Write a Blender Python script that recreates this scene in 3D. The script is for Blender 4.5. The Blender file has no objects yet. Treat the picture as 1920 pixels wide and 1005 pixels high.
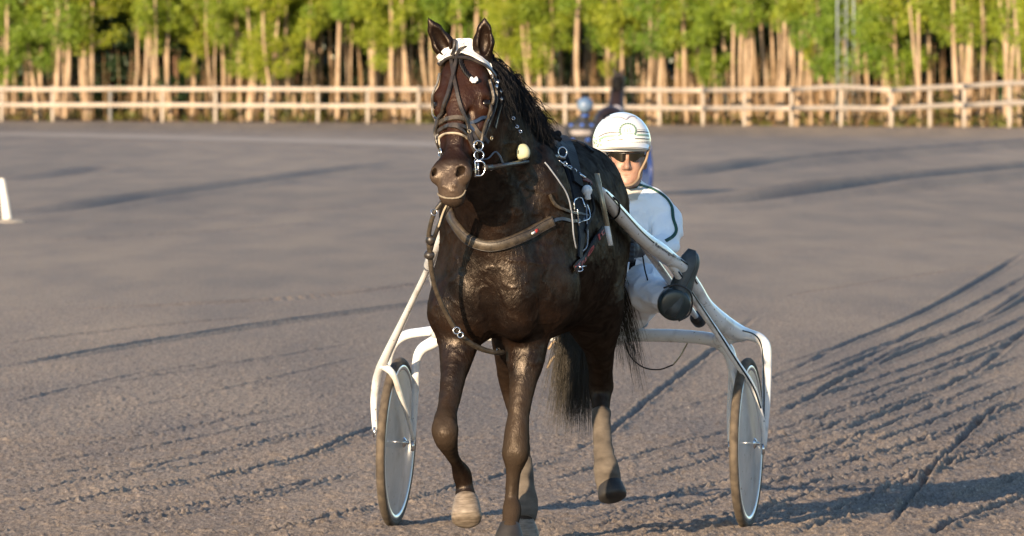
import bpy, math, random
import numpy as np
from mathutils import Vector, Matrix
from mathutils.bvhtree import BVHTree

random.seed(7)
R = np.random.RandomState(11)
SC = bpy.context.scene

# ---------------------------------------------------------------- camera, sky, sun
CAM_D, CAM_H, FPX, HORIZON = 40.0, 1.853, 18280.0, 140.0
cam_data = bpy.data.cameras.new('camera')
cam = bpy.data.objects.new('camera', cam_data)
SC.collection.objects.link(cam)
cam.location = (0, -CAM_D, CAM_H)
cam.rotation_euler = (math.radians(90), 0, 0)
cam_data.sensor_width = 36
cam_data.lens = 36 * FPX / 1920
cam_data.shift_y = -(502.5 - HORIZON) / 1920
cam_data.clip_start = 1
cam_data.clip_end = 3000
cam_data.dof.use_dof = True
cam_data.dof.focus_distance = 37.8
cam_data.dof.aperture_fstop = 14.0
SC.camera = cam

SUN_AZ, SUN_EL = math.radians(23), math.radians(12)   # the sun stands behind the camera, to its left
to_sun = Vector((-math.sin(SUN_AZ) * math.cos(SUN_EL), -math.cos(SUN_AZ) * math.cos(SUN_EL), math.sin(SUN_EL)))
world = bpy.data.worlds.new('World')
SC.world = world
world.use_nodes = True
nt = world.node_tree
sky = nt.nodes.new('ShaderNodeTexSky')
sky.sky_type = 'NISHITA'
sky.sun_disc = False
sky.sun_elevation = SUN_EL
sky.sun_rotation = math.atan2(to_sun.x, to_sun.y)
sky.air_density = 1.0
sky.dust_density = .3
sky.ozone_density = 2.5
bg = nt.nodes['Background']
bg.inputs['Strength'].default_value = 0.125
nt.links.new(sky.outputs[0], bg.inputs['Color'])
sun = bpy.data.lights.new('sun', 'SUN')
sun.energy = 5.0
sun.angle = math.radians(0.5)
sun.color = (1.0, 0.76, 0.50)
sun_ob = bpy.data.objects.new('sun', sun)
SC.collection.objects.link(sun_ob)
sun_ob.rotation_euler = to_sun.to_track_quat('Z', 'Y').to_euler()
SC.view_settings.view_transform = 'Standard'
SC.view_settings.look = 'None'
SC.view_settings.exposure = 1.33
SC.view_settings.gamma = 1.0
SC.cycles.max_bounces = 5
SC.cycles.use_denoising = True

# ---------------------------------------------------------------- helpers
def P(px, py, y):
    """A point of the place, y metres behind the sulky axle, in real coordinates."""
    s = FPX / (CAM_D + y)
    return np.array(((px - 960) / s, y, CAM_H - (py - HORIZON) / s))

def tag(o, label=None, cat=None, group=None, kind=None):
    for k, v in (('label', label), ('category', cat), ('group', group), ('kind', kind)):
        if v: o[k] = v
    return o

def empty(name, loc):
    o = bpy.data.objects.new(name, None)
    o.empty_display_size = .1
    SC.collection.objects.link(o)
    o.location = loc
    return o

def obj(name, verts, faces, mat, parent=None, smooth=True, origin=None):
    """World-space verts -> one mesh object."""
    v = np.asarray(verts, dtype=np.float64).reshape(-1, 3)
    if parent is not None:
        off = np.array(parent_world(parent))
    else:
        off = np.array(origin if origin is not None else (0, 0, 0), dtype=float)
    v = v - off
    me = bpy.data.meshes.new(name)
    if isinstance(faces, np.ndarray):
        me.vertices.add(len(v)); me.vertices.foreach_set('co', v.astype(np.float32).ravel())
        n, k = faces.shape
        me.loops.add(n * k); me.loops.foreach_set('vertex_index', faces.astype(np.int32).ravel())
        me.polygons.add(n)
        me.polygons.foreach_set('loop_start', (np.arange(n) * k).astype(np.int32))
        me.polygons.foreach_set('loop_total', np.full(n, k, dtype=np.int32))
        me.update(calc_edges=True)
        me.validate()
    else:
        me.from_pydata(v.tolist(), [], faces)
    if smooth:
        me.polygons.foreach_set('use_smooth', np.ones(len(me.polygons), dtype=bool))
    mats = mat if isinstance(mat, (list, tuple)) else [mat]
    for m in mats: me.materials.append(m)
    o = bpy.data.objects.new(name, me)
    SC.collection.objects.link(o)
    if parent is not None:
        o.parent = parent
    else:
        o.location = off
    return o

def parent_world(o):
    p = Vector((0, 0, 0))
    while o is not None:
        p += o.location; o = o.parent
    return p

class MB:
    """Collects pieces of one mesh."""
    def __init__(s): s.v = []; s.f = []
    def add(s, v, f):
        n = len(s.v)
        s.v.extend([tuple(map(float, p)) for p in v]); s.f.extend([tuple(i + n for i in q) for q in f])
        return s
    def obj(s, name, mat, parent=None, smooth=True, origin=None):
        return obj(name, s.v, s.f, mat, parent, smooth, origin)

def catmull(pts, sub=6, vals=None):
    p = np.array(pts, dtype=float)
    if vals is not None: p = np.hstack([p, np.array(vals, dtype=float).reshape(len(p), -1)])
    if len(p) < 3:
        t = np.linspace(0, 1, sub + 1)[:, None]
        return p[0] * (1 - t) + p[-1] * t
    q = np.vstack([2 * p[0] - p[1], p, 2 * p[-1] - p[-2]])
    out = []
    for i in range(1, len(q) - 2):
        for k in range(sub):
            t = k / sub
            a, b, c, d = q[i - 1], q[i], q[i + 1], q[i + 2]
            out.append(.5 * ((2 * b) + (c - a) * t + (2 * a - 5 * b + 4 * c - d) * t * t + (3 * b - 3 * c + d - a) * t ** 3))
    out.append(q[-2])
    return np.array(out)

def frames(path, up=(0, 0, 1)):
    path = np.asarray(path); n = len(path)
    T = np.gradient(path, axis=0)
    T /= np.linalg.norm(T, axis=1)[:, None] + 1e-12
    u = np.array(up, dtype=float)
    N = np.cross(T[0], u)
    if np.linalg.norm(N) < 1e-3: N = np.cross(T[0], (1, 0, 0))
    Ns = []
    for i in range(n):
        N = N - T[i] * np.dot(N, T[i]); N /= np.linalg.norm(N) + 1e-12
        Ns.append(N)
    Ns = np.array(Ns)
    return T, Ns, np.cross(T, Ns)

def tube_vf(pts, rad, n=12, sub=6, flat=None, closed=False, cap=True, rough=0):
    """Tapered smooth tube; flat = (direction, factor) squashes the section."""
    rad = np.full(len(pts), rad) if np.isscalar(rad) else np.array(rad, dtype=float)
    if closed:
        path = np.array(pts); r = rad
    else:
        c = catmull(pts, sub, rad); path, r = c[:, :3], np.maximum(c[:, 3], 1e-4)
    m = len(path)
    T, N, B = frames(path)
    a = np.linspace(0, 2 * np.pi, n, endpoint=False)
    off = N[:, None, :] * np.cos(a)[None, :, None] + B[:, None, :] * np.sin(a)[None, :, None]
    if rough:
        rr = r[:, None] * (1 + rough * R.uniform(-1, 1, (m, n)))
    else:
        rr = np.repeat(r[:, None], n, 1)
    off = off * rr[:, :, None]
    if flat is not None:
        d = np.array(flat[0], dtype=float); d /= np.linalg.norm(d)
        off = off + (flat[1] - 1) * (off @ d)[:, :, None] * d
    v = (path[:, None, :] + off).reshape(-1, 3)
    f = []
    k = m if closed else m - 1
    for i in range(k):
        j = (i + 1) % m
        for q in range(n):
            w = (q + 1) % n
            f.append((i * n + q, i * n + w, j * n + w, j * n + q))
    v = list(map(tuple, v))
    if cap and not closed:
        v.append(tuple(path[0])); v.append(tuple(path[-1]))
        for q in range(n):
            w = (q + 1) % n
            f.append((len(v) - 2, w, q)); f.append((len(v) - 1, (m - 1) * n + q, (m - 1) * n + w))
    return v, f

def ring_vf(c, normal, rad, r, n=28, k=8):
    c = np.array(c, float); nz = np.array(normal, float); nz /= np.linalg.norm(nz)
    x = np.cross(nz, (0, 0, 1.));
    if np.linalg.norm(x) < 1e-3: x = np.array((1., 0, 0))
    x /= np.linalg.norm(x); y = np.cross(nz, x)
    a = np.linspace(0, 2 * np.pi, n, endpoint=False)
    v = []; f = []
    for i, t in enumerate(a):
        d = x * math.cos(t) + y * math.sin(t)
        for q in range(k):
            b = 2 * math.pi * q / k
            v.append(c + d * (rad + r * math.cos(b)) + nz * r * math.sin(b))
            f.append((i * k + q, ((i + 1) % n) * k + q, ((i + 1) % n) * k + (q + 1) % k, i * k + (q + 1) % k))
    return v, f

def ribbon_vf(path, normals, width, thick):
    """A leather strap: rectangular section with eased edges, lying on a surface."""
    path = np.asarray(path); nn = np.asarray(normals, float)
    T = np.gradient(path, axis=0); T /= np.linalg.norm(T, axis=1)[:, None] + 1e-12
    S = np.cross(T, nn); S /= np.linalg.norm(S, axis=1)[:, None] + 1e-12
    U = np.cross(S, T)
    U *= np.sign((U * nn).sum(1))[:, None]
    w = (np.full(len(path), width) if np.isscalar(width) else np.asarray(width))[:, None] / 2
    t = thick
    sec = [(-1, -.5 * t), (-1, t * .3), (-.82, t), (.82, t), (1, t * .3), (1, -.5 * t)]
    n = len(sec); v = []
    for i in range(len(path)):
        for a, b in sec: v.append(path[i] + S[i] * w[i] * a + U[i] * b)
    f = []
    for i in range(len(path) - 1):
        for q in range(n):
            z = (q + 1) % n
            f.append((i * n + q, i * n + z, (i + 1) * n + z, (i + 1) * n + q))
    f.append(tuple(range(n))[::-1]); f.append(tuple((len(path) - 1) * n + q for q in range(n)))
    return v, f

def box_vf(c, ax, ay, az):
    """Box from a centre and three half-axis vectors."""
    c, ax, ay, az = (np.array(q, float) for q in (c, ax, ay, az))
    v = [c + ax * i + ay * j + az * k for i in (-1, 1) for j in (-1, 1) for k in (-1, 1)]
    f = [(0, 1, 3, 2), (4, 6, 7, 5), (0, 4, 5, 1), (2, 3, 7, 6), (0, 2, 6, 4), (1, 5, 7, 3)]
    return v, f

def lathe_vf(profile, c, axis, n=24):
    """profile: (distance along axis, radius)."""
    c = np.array(c, float); z = np.array(axis, float); z /= np.linalg.norm(z)
    x = np.cross(z, (0, 0, 1.))
    if np.linalg.norm(x) < 1e-3: x = np.array((1., 0, 0))
    x /= np.linalg.norm(x); y = np.cross(z, x)
    v = []; f = []
    for h, r in profile:
        for q in range(n):
            a = 2 * math.pi * q / n
            v.append(c + z * h + (x * math.cos(a) + y * math.sin(a)) * max(r, 1e-4))
    for i in range(len(profile) - 1):
        for q in range(n):
            w = (q + 1) % n
            f.append((i * n + q, i * n + w, (i + 1) * n + w, (i + 1) * n + q))
    f.append(tuple(range(n))[::-1]); f.append(tuple((len(profile) - 1) * n + q for q in range(n)))
    return v, f

# ---------------------------------------------------------------- implicit bodies (blended limbs grown into one surface)
class Field:
    def __init__(s): s.p = []
    def rc(s, a, b, ra, rb, k=.04, sq=None, sub=False):
        s.p.append(('c', np.array(a, np.float32), np.array(b, np.float32), ra, rb, k, sq, sub)); return s
    def chain(s, pts, rs, k=.03, sq=None, kk=None):
        for i in range(len(pts) - 1): s.rc(pts[i], pts[i + 1], rs[i], rs[i + 1], k if i == 0 or kk is None else kk, sq)
        return s
    def ell(s, c, r, k=.04, M=None, sub=False):
        s.p.append(('e', np.array(c, np.float32), np.array(r, np.float32), np.eye(3, dtype=np.float32) if M is None else np.array(M, np.float32), k, sub)); return s
    def bounds(s, pad=.03):
        lo = np.full(3, 9e9); hi = -lo
        for p in s.p:
            if p[-1]: continue
            if p[0] == 'c':
                for c, r in ((p[1], p[3]), (p[2], p[4])): lo = np.minimum(lo, c - r); hi = np.maximum(hi, c + r)
            else:
                e = np.sqrt(((p[3] * p[2][:, None]) ** 2).sum(0)); lo = np.minimum(lo, p[1] - e); hi = np.maximum(hi, p[1] + e)
        return lo - pad, hi + pad
    def ev(s, pts):
        pts = pts.astype(np.float32); out = np.full(len(pts), .5, np.float32)
        for p in s.p:
            if p[0] == 'c':
                _, a, b, ra, rb, k, sq, sub = p
                R0 = max(ra, rb) + k + .06
                lo = np.minimum(a, b) - R0; hi = np.maximum(a, b) + R0
            else:
                _, c, r, M, k, sub = p
                R0 = r.max() + k + .06; lo = c - R0; hi = c + R0
            idx = np.nonzero(((pts >= lo) & (pts <= hi)).all(1))[0]
            if not len(idx): continue
            q = pts[idx]
            if p[0] == 'c':
                ba = b - a; pa = q - a
                h = np.clip(pa @ ba / (ba @ ba + 1e-9), 0, 1)
                w = pa - h[:, None] * ba
                if sq is not None:
                    d = np.array(sq[0], np.float32); w = w + (sq[1] - 1) * (w @ d)[:, None] * d
                dd = np.sqrt((w * w).sum(1)) - (ra + (rb - ra) * h)
            else:
                w = (q - c) @ M.T
                k0 = np.sqrt(((w / r) ** 2).sum(1)); k1 = np.sqrt(((w / (r * r)) ** 2).sum(1)) + 1e-9
                dd = k0 * (k0 - 1) / k1
            cur = out[idx]
            if sub:
                dd = -dd; h = np.maximum(k - np.abs(cur - dd), 0) / k
                out[idx] = np.maximum(cur, dd) + h * h * k * .25
            else:
                h = np.maximum(k - np.abs(cur - dd), 0) / k
                out[idx] = np.minimum(cur, dd) - h * h * k * .25
        return out
    def mesh(s, h, post=None):
        lo, hi = s.bounds()
        c = 4 * h
        nb = np.ceil((hi - lo) / c).astype(int) + 1
        g = np.stack(np.meshgrid(*[lo[i] + (np.arange(nb[i]) + .5) * c for i in range(3)], indexing='ij'), -1).reshape(-1, 3)
        dv = s.ev(g)
        N = nb * 4
        V = np.repeat(np.repeat(np.repeat(np.where(dv.reshape(nb) < 0, -1, 1).astype(np.float32), 4, 0), 4, 1), 4, 2)
        act = np.nonzero(np.abs(dv) < c * 2.0)[0]
        bi = np.stack(np.unravel_index(act, nb), -1)
        o4 = np.stack(np.meshgrid(*[np.arange(4)] * 3, indexing='ij'), -1).reshape(-1, 3)
        for st in range(0, len(bi), 8000):
            ii = (bi[st:st + 8000, None, :] * 4 + o4[None]).reshape(-1, 3)
            pts = lo + ii * h
            d = s.ev(pts)
            if post is not None: d = post(pts, d)
            V[ii[:, 0], ii[:, 1], ii[:, 2]] = d
        S = V < 0
        a = S[:-1, :-1, :-1]
        n = np.zeros(a.shape, np.uint8)
        for dx in (0, 1):
            for dy in (0, 1):
                for dz in (0, 1):
                    n += S[dx:S.shape[0] - 1 + dx, dy:S.shape[1] - 1 + dy, dz:S.shape[2] - 1 + dz]
        cells = np.stack(np.nonzero((n > 0) & (n < 8)), -1)
        cid = np.full(a.shape, -1, np.int32); cid[cells[:, 0], cells[:, 1], cells[:, 2]] = np.arange(len(cells))
        acc = np.zeros((len(cells), 3)); cnt = np.zeros(len(cells))
        cr = [(x, y, z) for x in (0, 1) for y in (0, 1) for z in (0, 1)]
        for i in range(8):
            for j in range(i + 1, 8):
                A, B = np.array(cr[i]), np.array(cr[j])
                if np.abs(A - B).sum() != 1: continue
                ia = cells + A; ib = cells + B
                va = V[ia[:, 0], ia[:, 1], ia[:, 2]]; vb = V[ib[:, 0], ib[:, 1], ib[:, 2]]
                m = (va < 0) != (vb < 0)
                t = np.where(m, va / np.where(m, va - vb, 1), 0)
                acc += np.where(m[:, None], A + (B - A) * t[:, None], 0); cnt += m
        verts = lo + (cells + acc / cnt[:, None]) * h
        faces = []
        for ax in range(3):
            e = [0, 0, 0]; e[ax] = 1
            sl0 = S[tuple(slice(0, S.shape[i] - e[i]) for i in range(3))]
            sl1 = S[tuple(slice(e[i], S.shape[i]) for i in range(3))]
            idx = np.stack(np.nonzero(sl0 != sl1), -1)
            b, c2 = [(1, 2), (2, 0), (0, 1)][ax]
            ok = (idx[:, b] > 0) & (idx[:, c2] > 0); idx = idx[ok]
            q = []
            for (ob, oc) in ((0, 0), (1, 0), (1, 1), (0, 1)):
                k = idx.copy(); k[:, b] -= ob; k[:, c2] -= oc
                q.append(cid[np.minimum(k[:, 0], cid.shape[0]-1), np.minimum(k[:, 1], cid.shape[1]-1), np.minimum(k[:, 2], cid.shape[2]-1)])
            q = np.stack(q, -1)
            flip = sl0[idx[:, 0], idx[:, 1], idx[:, 2]]
            q = np.where(flip[:, None], q, q[:, ::-1])
            faces.append(q[(q >= 0).all(1)])
        return verts, np.vstack(faces)

def lattice_noise(p, freq, seed=0):
    """Smooth value noise, any dimension (2 or 3), -1..1."""
    p = np.asarray(p, float) * freq
    i = np.floor(p).astype(np.int64); f = p - i; f = f * f * (3 - 2 * f)
    D = p.shape[1]; out = 0
    prime = np.array([73856093, 19349663, 83492791])[:D]
    for c in range(2 ** D):
        off = np.array([(c >> k) & 1 for k in range(D)])
        w = np.prod(np.where(off, f, 1 - f), axis=1)
        hsh = ((i + off) * prime).sum(1) + seed * 2654435
        hsh = (hsh ^ (hsh >> 13)) * 1274126177 & 0x7fffffff
        hsh = (hsh ^ (hsh >> 16)) * 668265263 & 0x7fffffff
        out = out + w * (hsh / 0x3fffffff - 1)
    return out

def bvh_of(v, f):
    return BVHTree.FromPolygons([tuple(map(float, q)) for q in v], [tuple(map(int, q)) for q in f])

CAMP = Vector((0, -CAM_D, CAM_H))
def drape(pxs, bvh, off=.003, sub=8, smooth=2):
    """Lay a guide line on a body; gives points on it and its normals."""
    c = catmull([(a, b) for a, b in pxs], sub)
    pts = []; nrm = []
    for a, b in c:
        d = Vector(P(a, b, 0)) - CAMP; d.normalize()
        hit, n, _, _ = bvh.ray_cast(CAMP, d)
        pts.append(None if hit is None else np.array(hit)); nrm.append(None if hit is None else np.array(n))
    good = [i for i, p in enumerate(pts) if p is not None]
    for i in range(len(pts)):
        if pts[i] is None:
            y = pts[min(good, key=lambda q: abs(q - i))][1] if good else -2.4
            for _ in range(2):          # past the outline: wrap round to the nearest skin
                q, n, _i, _d = bvh.find_nearest(Vector(P(c[i][0], c[i][1], y))); y = q[1]
            pts[i] = np.array(q); nrm[i] = np.array(n)
    pts = np.array(pts); nrm = np.array(nrm)
    for _ in range(smooth):
        k = nrm.copy(); k[1:-1] = (nrm[:-2] + 2 * nrm[1:-1] + nrm[2:]) / 4; nrm = k / np.linalg.norm(k, axis=1)[:, None]
        q = pts.copy(); q[1:-1] = (pts[:-2] + 2 * pts[1:-1] + pts[2:]) / 4; pts = q
    return pts + nrm * off, nrm

# ---------------------------------------------------------------- materials
def nodes_of(name):
    m = bpy.data.materials.new(name); m.use_nodes = True
    t = m.node_tree; b = t.nodes['Principled BSDF']
    return m, t, b

def mat(name, col, rough=.5, metal=0, var=.15, scale=20, bump=0, bscale=None, coat=0, spec=None, col2=None, detail=4, vec=None, sheen=0, dist=0):
    """Procedural material: colour broken by noise, optional bump."""
    m, t, b = nodes_of(name)
    tc = t.nodes.new('ShaderNodeTexCoord')
    nz = t.nodes.new('ShaderNodeTexNoise'); nz.inputs['Scale'].default_value = scale; nz.inputs['Detail'].default_value = detail
    nz.inputs['Distortion'].default_value = dist
    src = tc.outputs['Object']
    if vec:
        mp = t.nodes.new('ShaderNodeMapping'); mp.inputs['Scale'].default_value = vec
        t.links.new(src, mp.inputs[0]); src = mp.outputs[0]
    t.links.new(src, nz.inputs['Vector'])
    rp = t.nodes.new('ShaderNodeValToRGB')
    c1 = [max(0, c * (1 - var)) for c in col]; c2 = list(col2) if col2 else [min(1, c * (1 + var)) for c in col]
    rp.color_ramp.elements[0].position = .3; rp.color_ramp.elements[1].position = .7
    rp.color_ramp.elements[0].color = (*c1, 1); rp.color_ramp.elements[1].color = (*c2, 1)
    t.links.new(nz.outputs['Fac'], rp.inputs[0]); t.links.new(rp.outputs[0], b.inputs['Base Color'])
    b.inputs['Roughness'].default_value = rough; b.inputs['Metallic'].default_value = metal
    b.inputs['Coat Weight'].default_value = coat
    if spec is not None: b.inputs['Specular IOR Level'].default_value = spec
    if sheen: b.inputs['Sheen Weight'].default_value = sheen
    if bump:
        n2 = t.nodes.new('ShaderNodeTexNoise'); n2.inputs['Scale'].default_value = bscale or scale * 3; n2.inputs['Detail'].default_value = 5
        t.links.new(src, n2.inputs['Vector'])
        bp = t.nodes.new('ShaderNodeBump'); bp.inputs['Strength'].default_value = 1; bp.inputs['Distance'].default_value = bump
        t.links.new(n2.outputs['Fac'], bp.inputs['Height']); t.links.new(bp.outputs[0], b.inputs['Normal'])
    return m
# ---------------------------------------------------------------- the track: one sheet with ruts and clods
def G(px, py):
    """Ground point under a place in the picture."""
    s = (py - HORIZON) / CAM_H
    return ((px - 960) / s, FPX / s - CAM_D)

# each rut or shade-making groove: ground points it runs through, depth, half width
RUTS_AND_SHADOWS = [
    ([(0, 963), (230, 925), (400, 897), (560, 862), (700, 805), (830, 775)], .026, .025),
    ([(0, 690), (300, 640), (480, 612), (750, 575), (1000, 545)], .034, .050),
    ([(0, 585), (380, 570), (700, 545), (1000, 500)], .030, .05),
    ([(0, 935), (260, 880), (420, 845), (640, 790)], .012, .014),
    ([(150, 780), (420, 730), (700, 665)], .008, .012),
    ([(0, 760), (270, 700), (520, 668)], .010, .014),
    ([(480, 1003), (690, 955), (900, 905), (1100, 850)], .024, .020),
    ([(1000, 872), (1100, 838), (1150, 808), (1230, 740), (1340, 655), (1420, 590)], .018, .020),
    ([(1000, 1003), (1280, 925), (1470, 868), (1660, 800), (1900, 700)], .018, .022),
    ([(1440, 790), (1600, 705), (1730, 650), (1860, 595), (1960, 540)], .022, .035),
    ([(1440, 765), (1560, 722), (1700, 650), (1830, 605), (1960, 520)], .016, .028),
    ([(1440, 748), (1600, 682), (1760, 605)], .012, .03),
    ([(1200, 880), (1440, 815), (1600, 765), (1720, 725)], .012, .018),
    ([(1250, 965), (1440, 910), (1600, 868), (1720, 830), (1850, 785), (1960, 735)], .026, .024),
    ([(1300, 1000), (1480, 940), (1600, 915), (1760, 880), (1960, 830)], .022, .026),
    ([(1660, 1000), (1720, 920), (1760, 870), (1830, 800), (1900, 740)], .022, .017),
    ([(1380, 860), (1600, 800), (1760, 735), (1840, 690), (1900, 640), (1990, 570)], .016, .022),
    ([(1480, 1003), (1640, 960), (1800, 935), (1960, 880)], .028, .03),
    ([(1740, 1003), (1840, 965), (1960, 925)], .028, .03),
    ([(1060, 800), (1300, 760), (1460, 705), (1600, 640)], .010, .02),
    ([(1450, 690), (1600, 640), (1760, 570), (1930, 470)], .018, .030),
    ([(1450, 725), (1620, 664), (1790, 590), (1960, 500)], .016, .026),
    ([(1450, 775), (1640, 712), (1800, 655), (1960, 575)], .016, .022),
    ([(1440, 808), (1620, 752), (1790, 690), (1930, 628)], .014, .018),
    ([(1380, 905), (1560, 852), (1740, 795), (1960, 705)], .018, .018),
    ([(1440, 930), (1640, 880), (1800, 842), (1960, 810)], .020, .018),
    ([(1100, 990), (1300, 945), (1450, 915)], .016, .016),
    ([(0, 905), (180, 880), (430, 845), (640, 800)], .014, .016),
    ([(0, 925), (240, 893), (450, 860)], .012, .012),
    ([(0, 645), (260, 615), (520, 590)], .014, .03),
    ([(60, 850), (300, 812), (560, 760)], .010, .014),
    ([(150, 985), (420, 940), (700, 880)], .018, .016),
    ([(1020, 905), (1200, 855), (1400, 800)], .014, .016),
    ([(1440, 835), (1600, 790), (1760, 730), (1940, 660)], .016, .016),
    ([(1000, 960), (1200, 900), (1440, 830), (1560, 790)], .014, .014),
    ([(1500, 985), (1700, 905), (1850, 840), (1960, 790)], .026, .020),
    ([(1560, 760), (1760, 690), (1960, 610)], .016, .018),
    ([(1080, 935), (1300, 875), (1500, 815), (1640, 770)], .014, .016),
    ([(0, 880), (300, 835), (600, 770)], .010, .012),
    ([(100, 1003), (400, 955), (700, 885)], .014, .014),
    ([(200, 720), (500, 672), (690, 640)], .012, .02),
    ([(60, 400), (220, 378), (600, 325), (700, 312), (800, 300)], .085, .24),  # this groove and the next stand in for pole shadows, shade cut into shape
    ([(0, 338), (100, 330), (220, 310)], .06, .26),
    ([(1290, 383), (1480, 368), (1700, 348), (1920, 325), (2150, 303), (2500, 272)], .30, .36),  # these deeper grooves too are shaped to make dark bands like pole shadows
    ([(1230, 331), (1500, 305), (1760, 284), (1960, 269), (2300, 248)], .24, .36),
    ([(0, 455), (300, 440), (700, 412)], .02, .10),
    ([(100, 425), (500, 400), (760, 380)], .02, .09),
    ([(1220, 490), (1500, 472), (1920, 430)], .012, .05),
    ([(1440, 560), (1700, 520), (1920, 490)], .014, .035),
]
def ground_h(X, Y):
    d = Y + CAM_D
    h = np.zeros_like(X)
    q = np.stack([X, Y], -1).reshape(-1, 2)
    near = np.clip((95 - d) / 45, 0, 1)
    track = np.stack([X * .989 - Y * .148, (X * .148 + Y * .989) * .22], -1).reshape(-1, 2)
    sh = X.shape
    n1 = lattice_noise(q, 3.1, 1).reshape(sh); n2 = lattice_noise(q, 9, 2).reshape(sh)
    n3 = lattice_noise(q, 26, 3).reshape(sh); n4 = lattice_noise(q, 60, 4).reshape(sh)
    n5 = lattice_noise(track, 7, 5).reshape(sh); n6 = lattice_noise(track, 19, 6).reshape(sh)
    # the right side is churned, the left harrowed
    churn = np.clip((X + .2) / 1.6, 0, 1) * np.clip((70 - d) / 20, 0, 1)
    clod = np.maximum(n3, -.2) * .55 + np.maximum(n2, 0) * .8
    r3 = np.abs(n3) ** .7 * np.sign(n3)
    h += near * (.0020 * n1 + .0022 * n5 * (1 + 1.8 * churn) + .0018 * n6 * (1 + 2 * churn) + (.0052 + .005 * churn) * clod + .0125 * np.maximum(n4 - .05, -.1) * (.7 + .6 * np.maximum(n2, -.5)) + .0022 * r3)
    for pts, dep, wid in RUTS_AND_SHADOWS:
        g = np.array([G(*p) for p in pts]); g = g[np.argsort(g[:, 1])]
        yy = Y[:, 0]
        c = catmull(g, 10); xr = np.interp(yy, c[:, 1], c[:, 0]); on = (yy > c[0, 1]) & (yy < c[-1, 1])
        sl = np.gradient(c[:, 0], c[:, 1]); k = 1 / np.sqrt(1 + np.interp(yy, c[:, 1], sl) ** 2)
        edge = np.clip((yy - c[0, 1]) / (.15 * (c[-1, 1] - c[0, 1])), 0, 1) * np.clip((c[-1, 1] - yy) / (.2 * (c[-1, 1] - c[0, 1])), 0, 1)
        rows = np.nonzero(on)[0]
        if not len(rows): continue
        dx = (X[rows] - xr[rows][:, None]) * k[rows][:, None]
        n3r = n3[rows]; far = wid > .029
        brk = np.full_like(n3r, 1.) if far else .85 + .25 * n1[rows] + .25 * n3r
        w = wid * (.62 if wid < .06 else 1) * (1 if far else 1 + .15 * n2[rows] + .22 * n3r)
        w = np.maximum(w, 3.1e-4 * d[rows])
        h[rows] += edge[rows][:, None] * dep * 1.4 * brk * (-np.exp(-(dx / w) ** 2) + .45 * np.exp(-((np.abs(dx) - 2.1 * w) / (.9 * w)) ** 2))
    return h

def track_material():
    m, t, b = nodes_of('track_sand')
    L = t.links.new
    tc = t.nodes.new('ShaderNodeTexCoord')
    mp = t.nodes.new('ShaderNodeMapping'); mp.inputs['Rotation'].default_value = (0, 0, math.radians(8.5)); mp.inputs['Scale'].default_value = (1, .10, 1)
    L(tc.outputs['Object'], mp.inputs[0])
    def nz(src, sc, det=5, rough=.6):
        n = t.nodes.new('ShaderNodeTexNoise'); n.inputs['Scale'].default_value = sc; n.inputs['Detail'].default_value = det
        n.inputs['Roughness'].default_value = rough; L(src, n.inputs['Vector']); return n.outputs['Fac']
    def ramp(src, a, ca, bb, cb):
        r = t.nodes.new('ShaderNodeValToRGB'); r.color_ramp.elements[0].position = a; r.color_ramp.elements[1].position = bb
        r.color_ramp.elements[0].color = (*ca, 1); r.color_ramp.elements[1].color = (*cb, 1); L(src, r.inputs[0]); return r.outputs[0]
    def mix(fac, a, c, mode='MIX'):
        x = t.nodes.new('ShaderNodeMix'); x.data_type = 'RGBA'; x.blend_type = mode
        if isinstance(fac, float): x.inputs[0].default_value = fac
        else: L(fac, x.inputs[0])
        L(a, x.inputs[6]); L(c, x.inputs[7]); return x.outputs[2]
    mg = t.nodes.new('ShaderNodeMapping'); mg.inputs['Rotation'].default_value = (0, 0, math.radians(8.5)); mg.inputs['Scale'].default_value = (1, .12, 1); L(tc.outputs['Object'], mg.inputs[0])
    base = ramp(nz(mg.outputs[0], 62, 4, .8), .36, (.150, .124, .104), .64, (.370, .305, .250))
    streak = ramp(nz(mp.outputs[0], 1.3, 4), .35, (.84, .85, .88), .62, (1.06, 1.04, 1.0))
    broad = ramp(nz(mp.outputs[0], .16, 3), .35, (.76, .77, .80), .65, (1.08, 1.06, 1.03))
    c = mix(1.0, base, streak, 'MULTIPLY'); c = mix(1.0, c, broad, 'MULTIPLY')
    grit = ramp(nz(mg.outputs[0], 55, 1, .5), .70, (0, 0, 0), .76, (1, 1, 1))
    pale = t.nodes.new('ShaderNodeRGB'); pale.outputs[0].default_value = (.40, .34, .28, 1)
    c = mix(grit, c, pale.outputs[0])
    L(c, b.inputs['Base Color']); b.inputs['Roughness'].default_value = .95; b.inputs['Specular IOR Level'].default_value = .15
    bp = t.nodes.new('ShaderNodeBump'); bp.inputs['Distance'].default_value = .014; bp.inputs['Strength'].default_value = .9
    L(nz(tc.outputs['Object'], 70, 6, .75), bp.inputs['Height'])
    bp2 = t.nodes.new('ShaderNodeBump'); bp2.inputs['Distance'].default_value = .008; bp2.inputs['Strength'].default_value = .5
    L(nz(mp.outputs[0], 9, 4, .6), bp2.inputs['Height']); L(bp.outputs[0], bp2.inputs['Normal'])
    L(bp2.outputs[0], b.inputs['Normal'])
    return m

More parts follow.
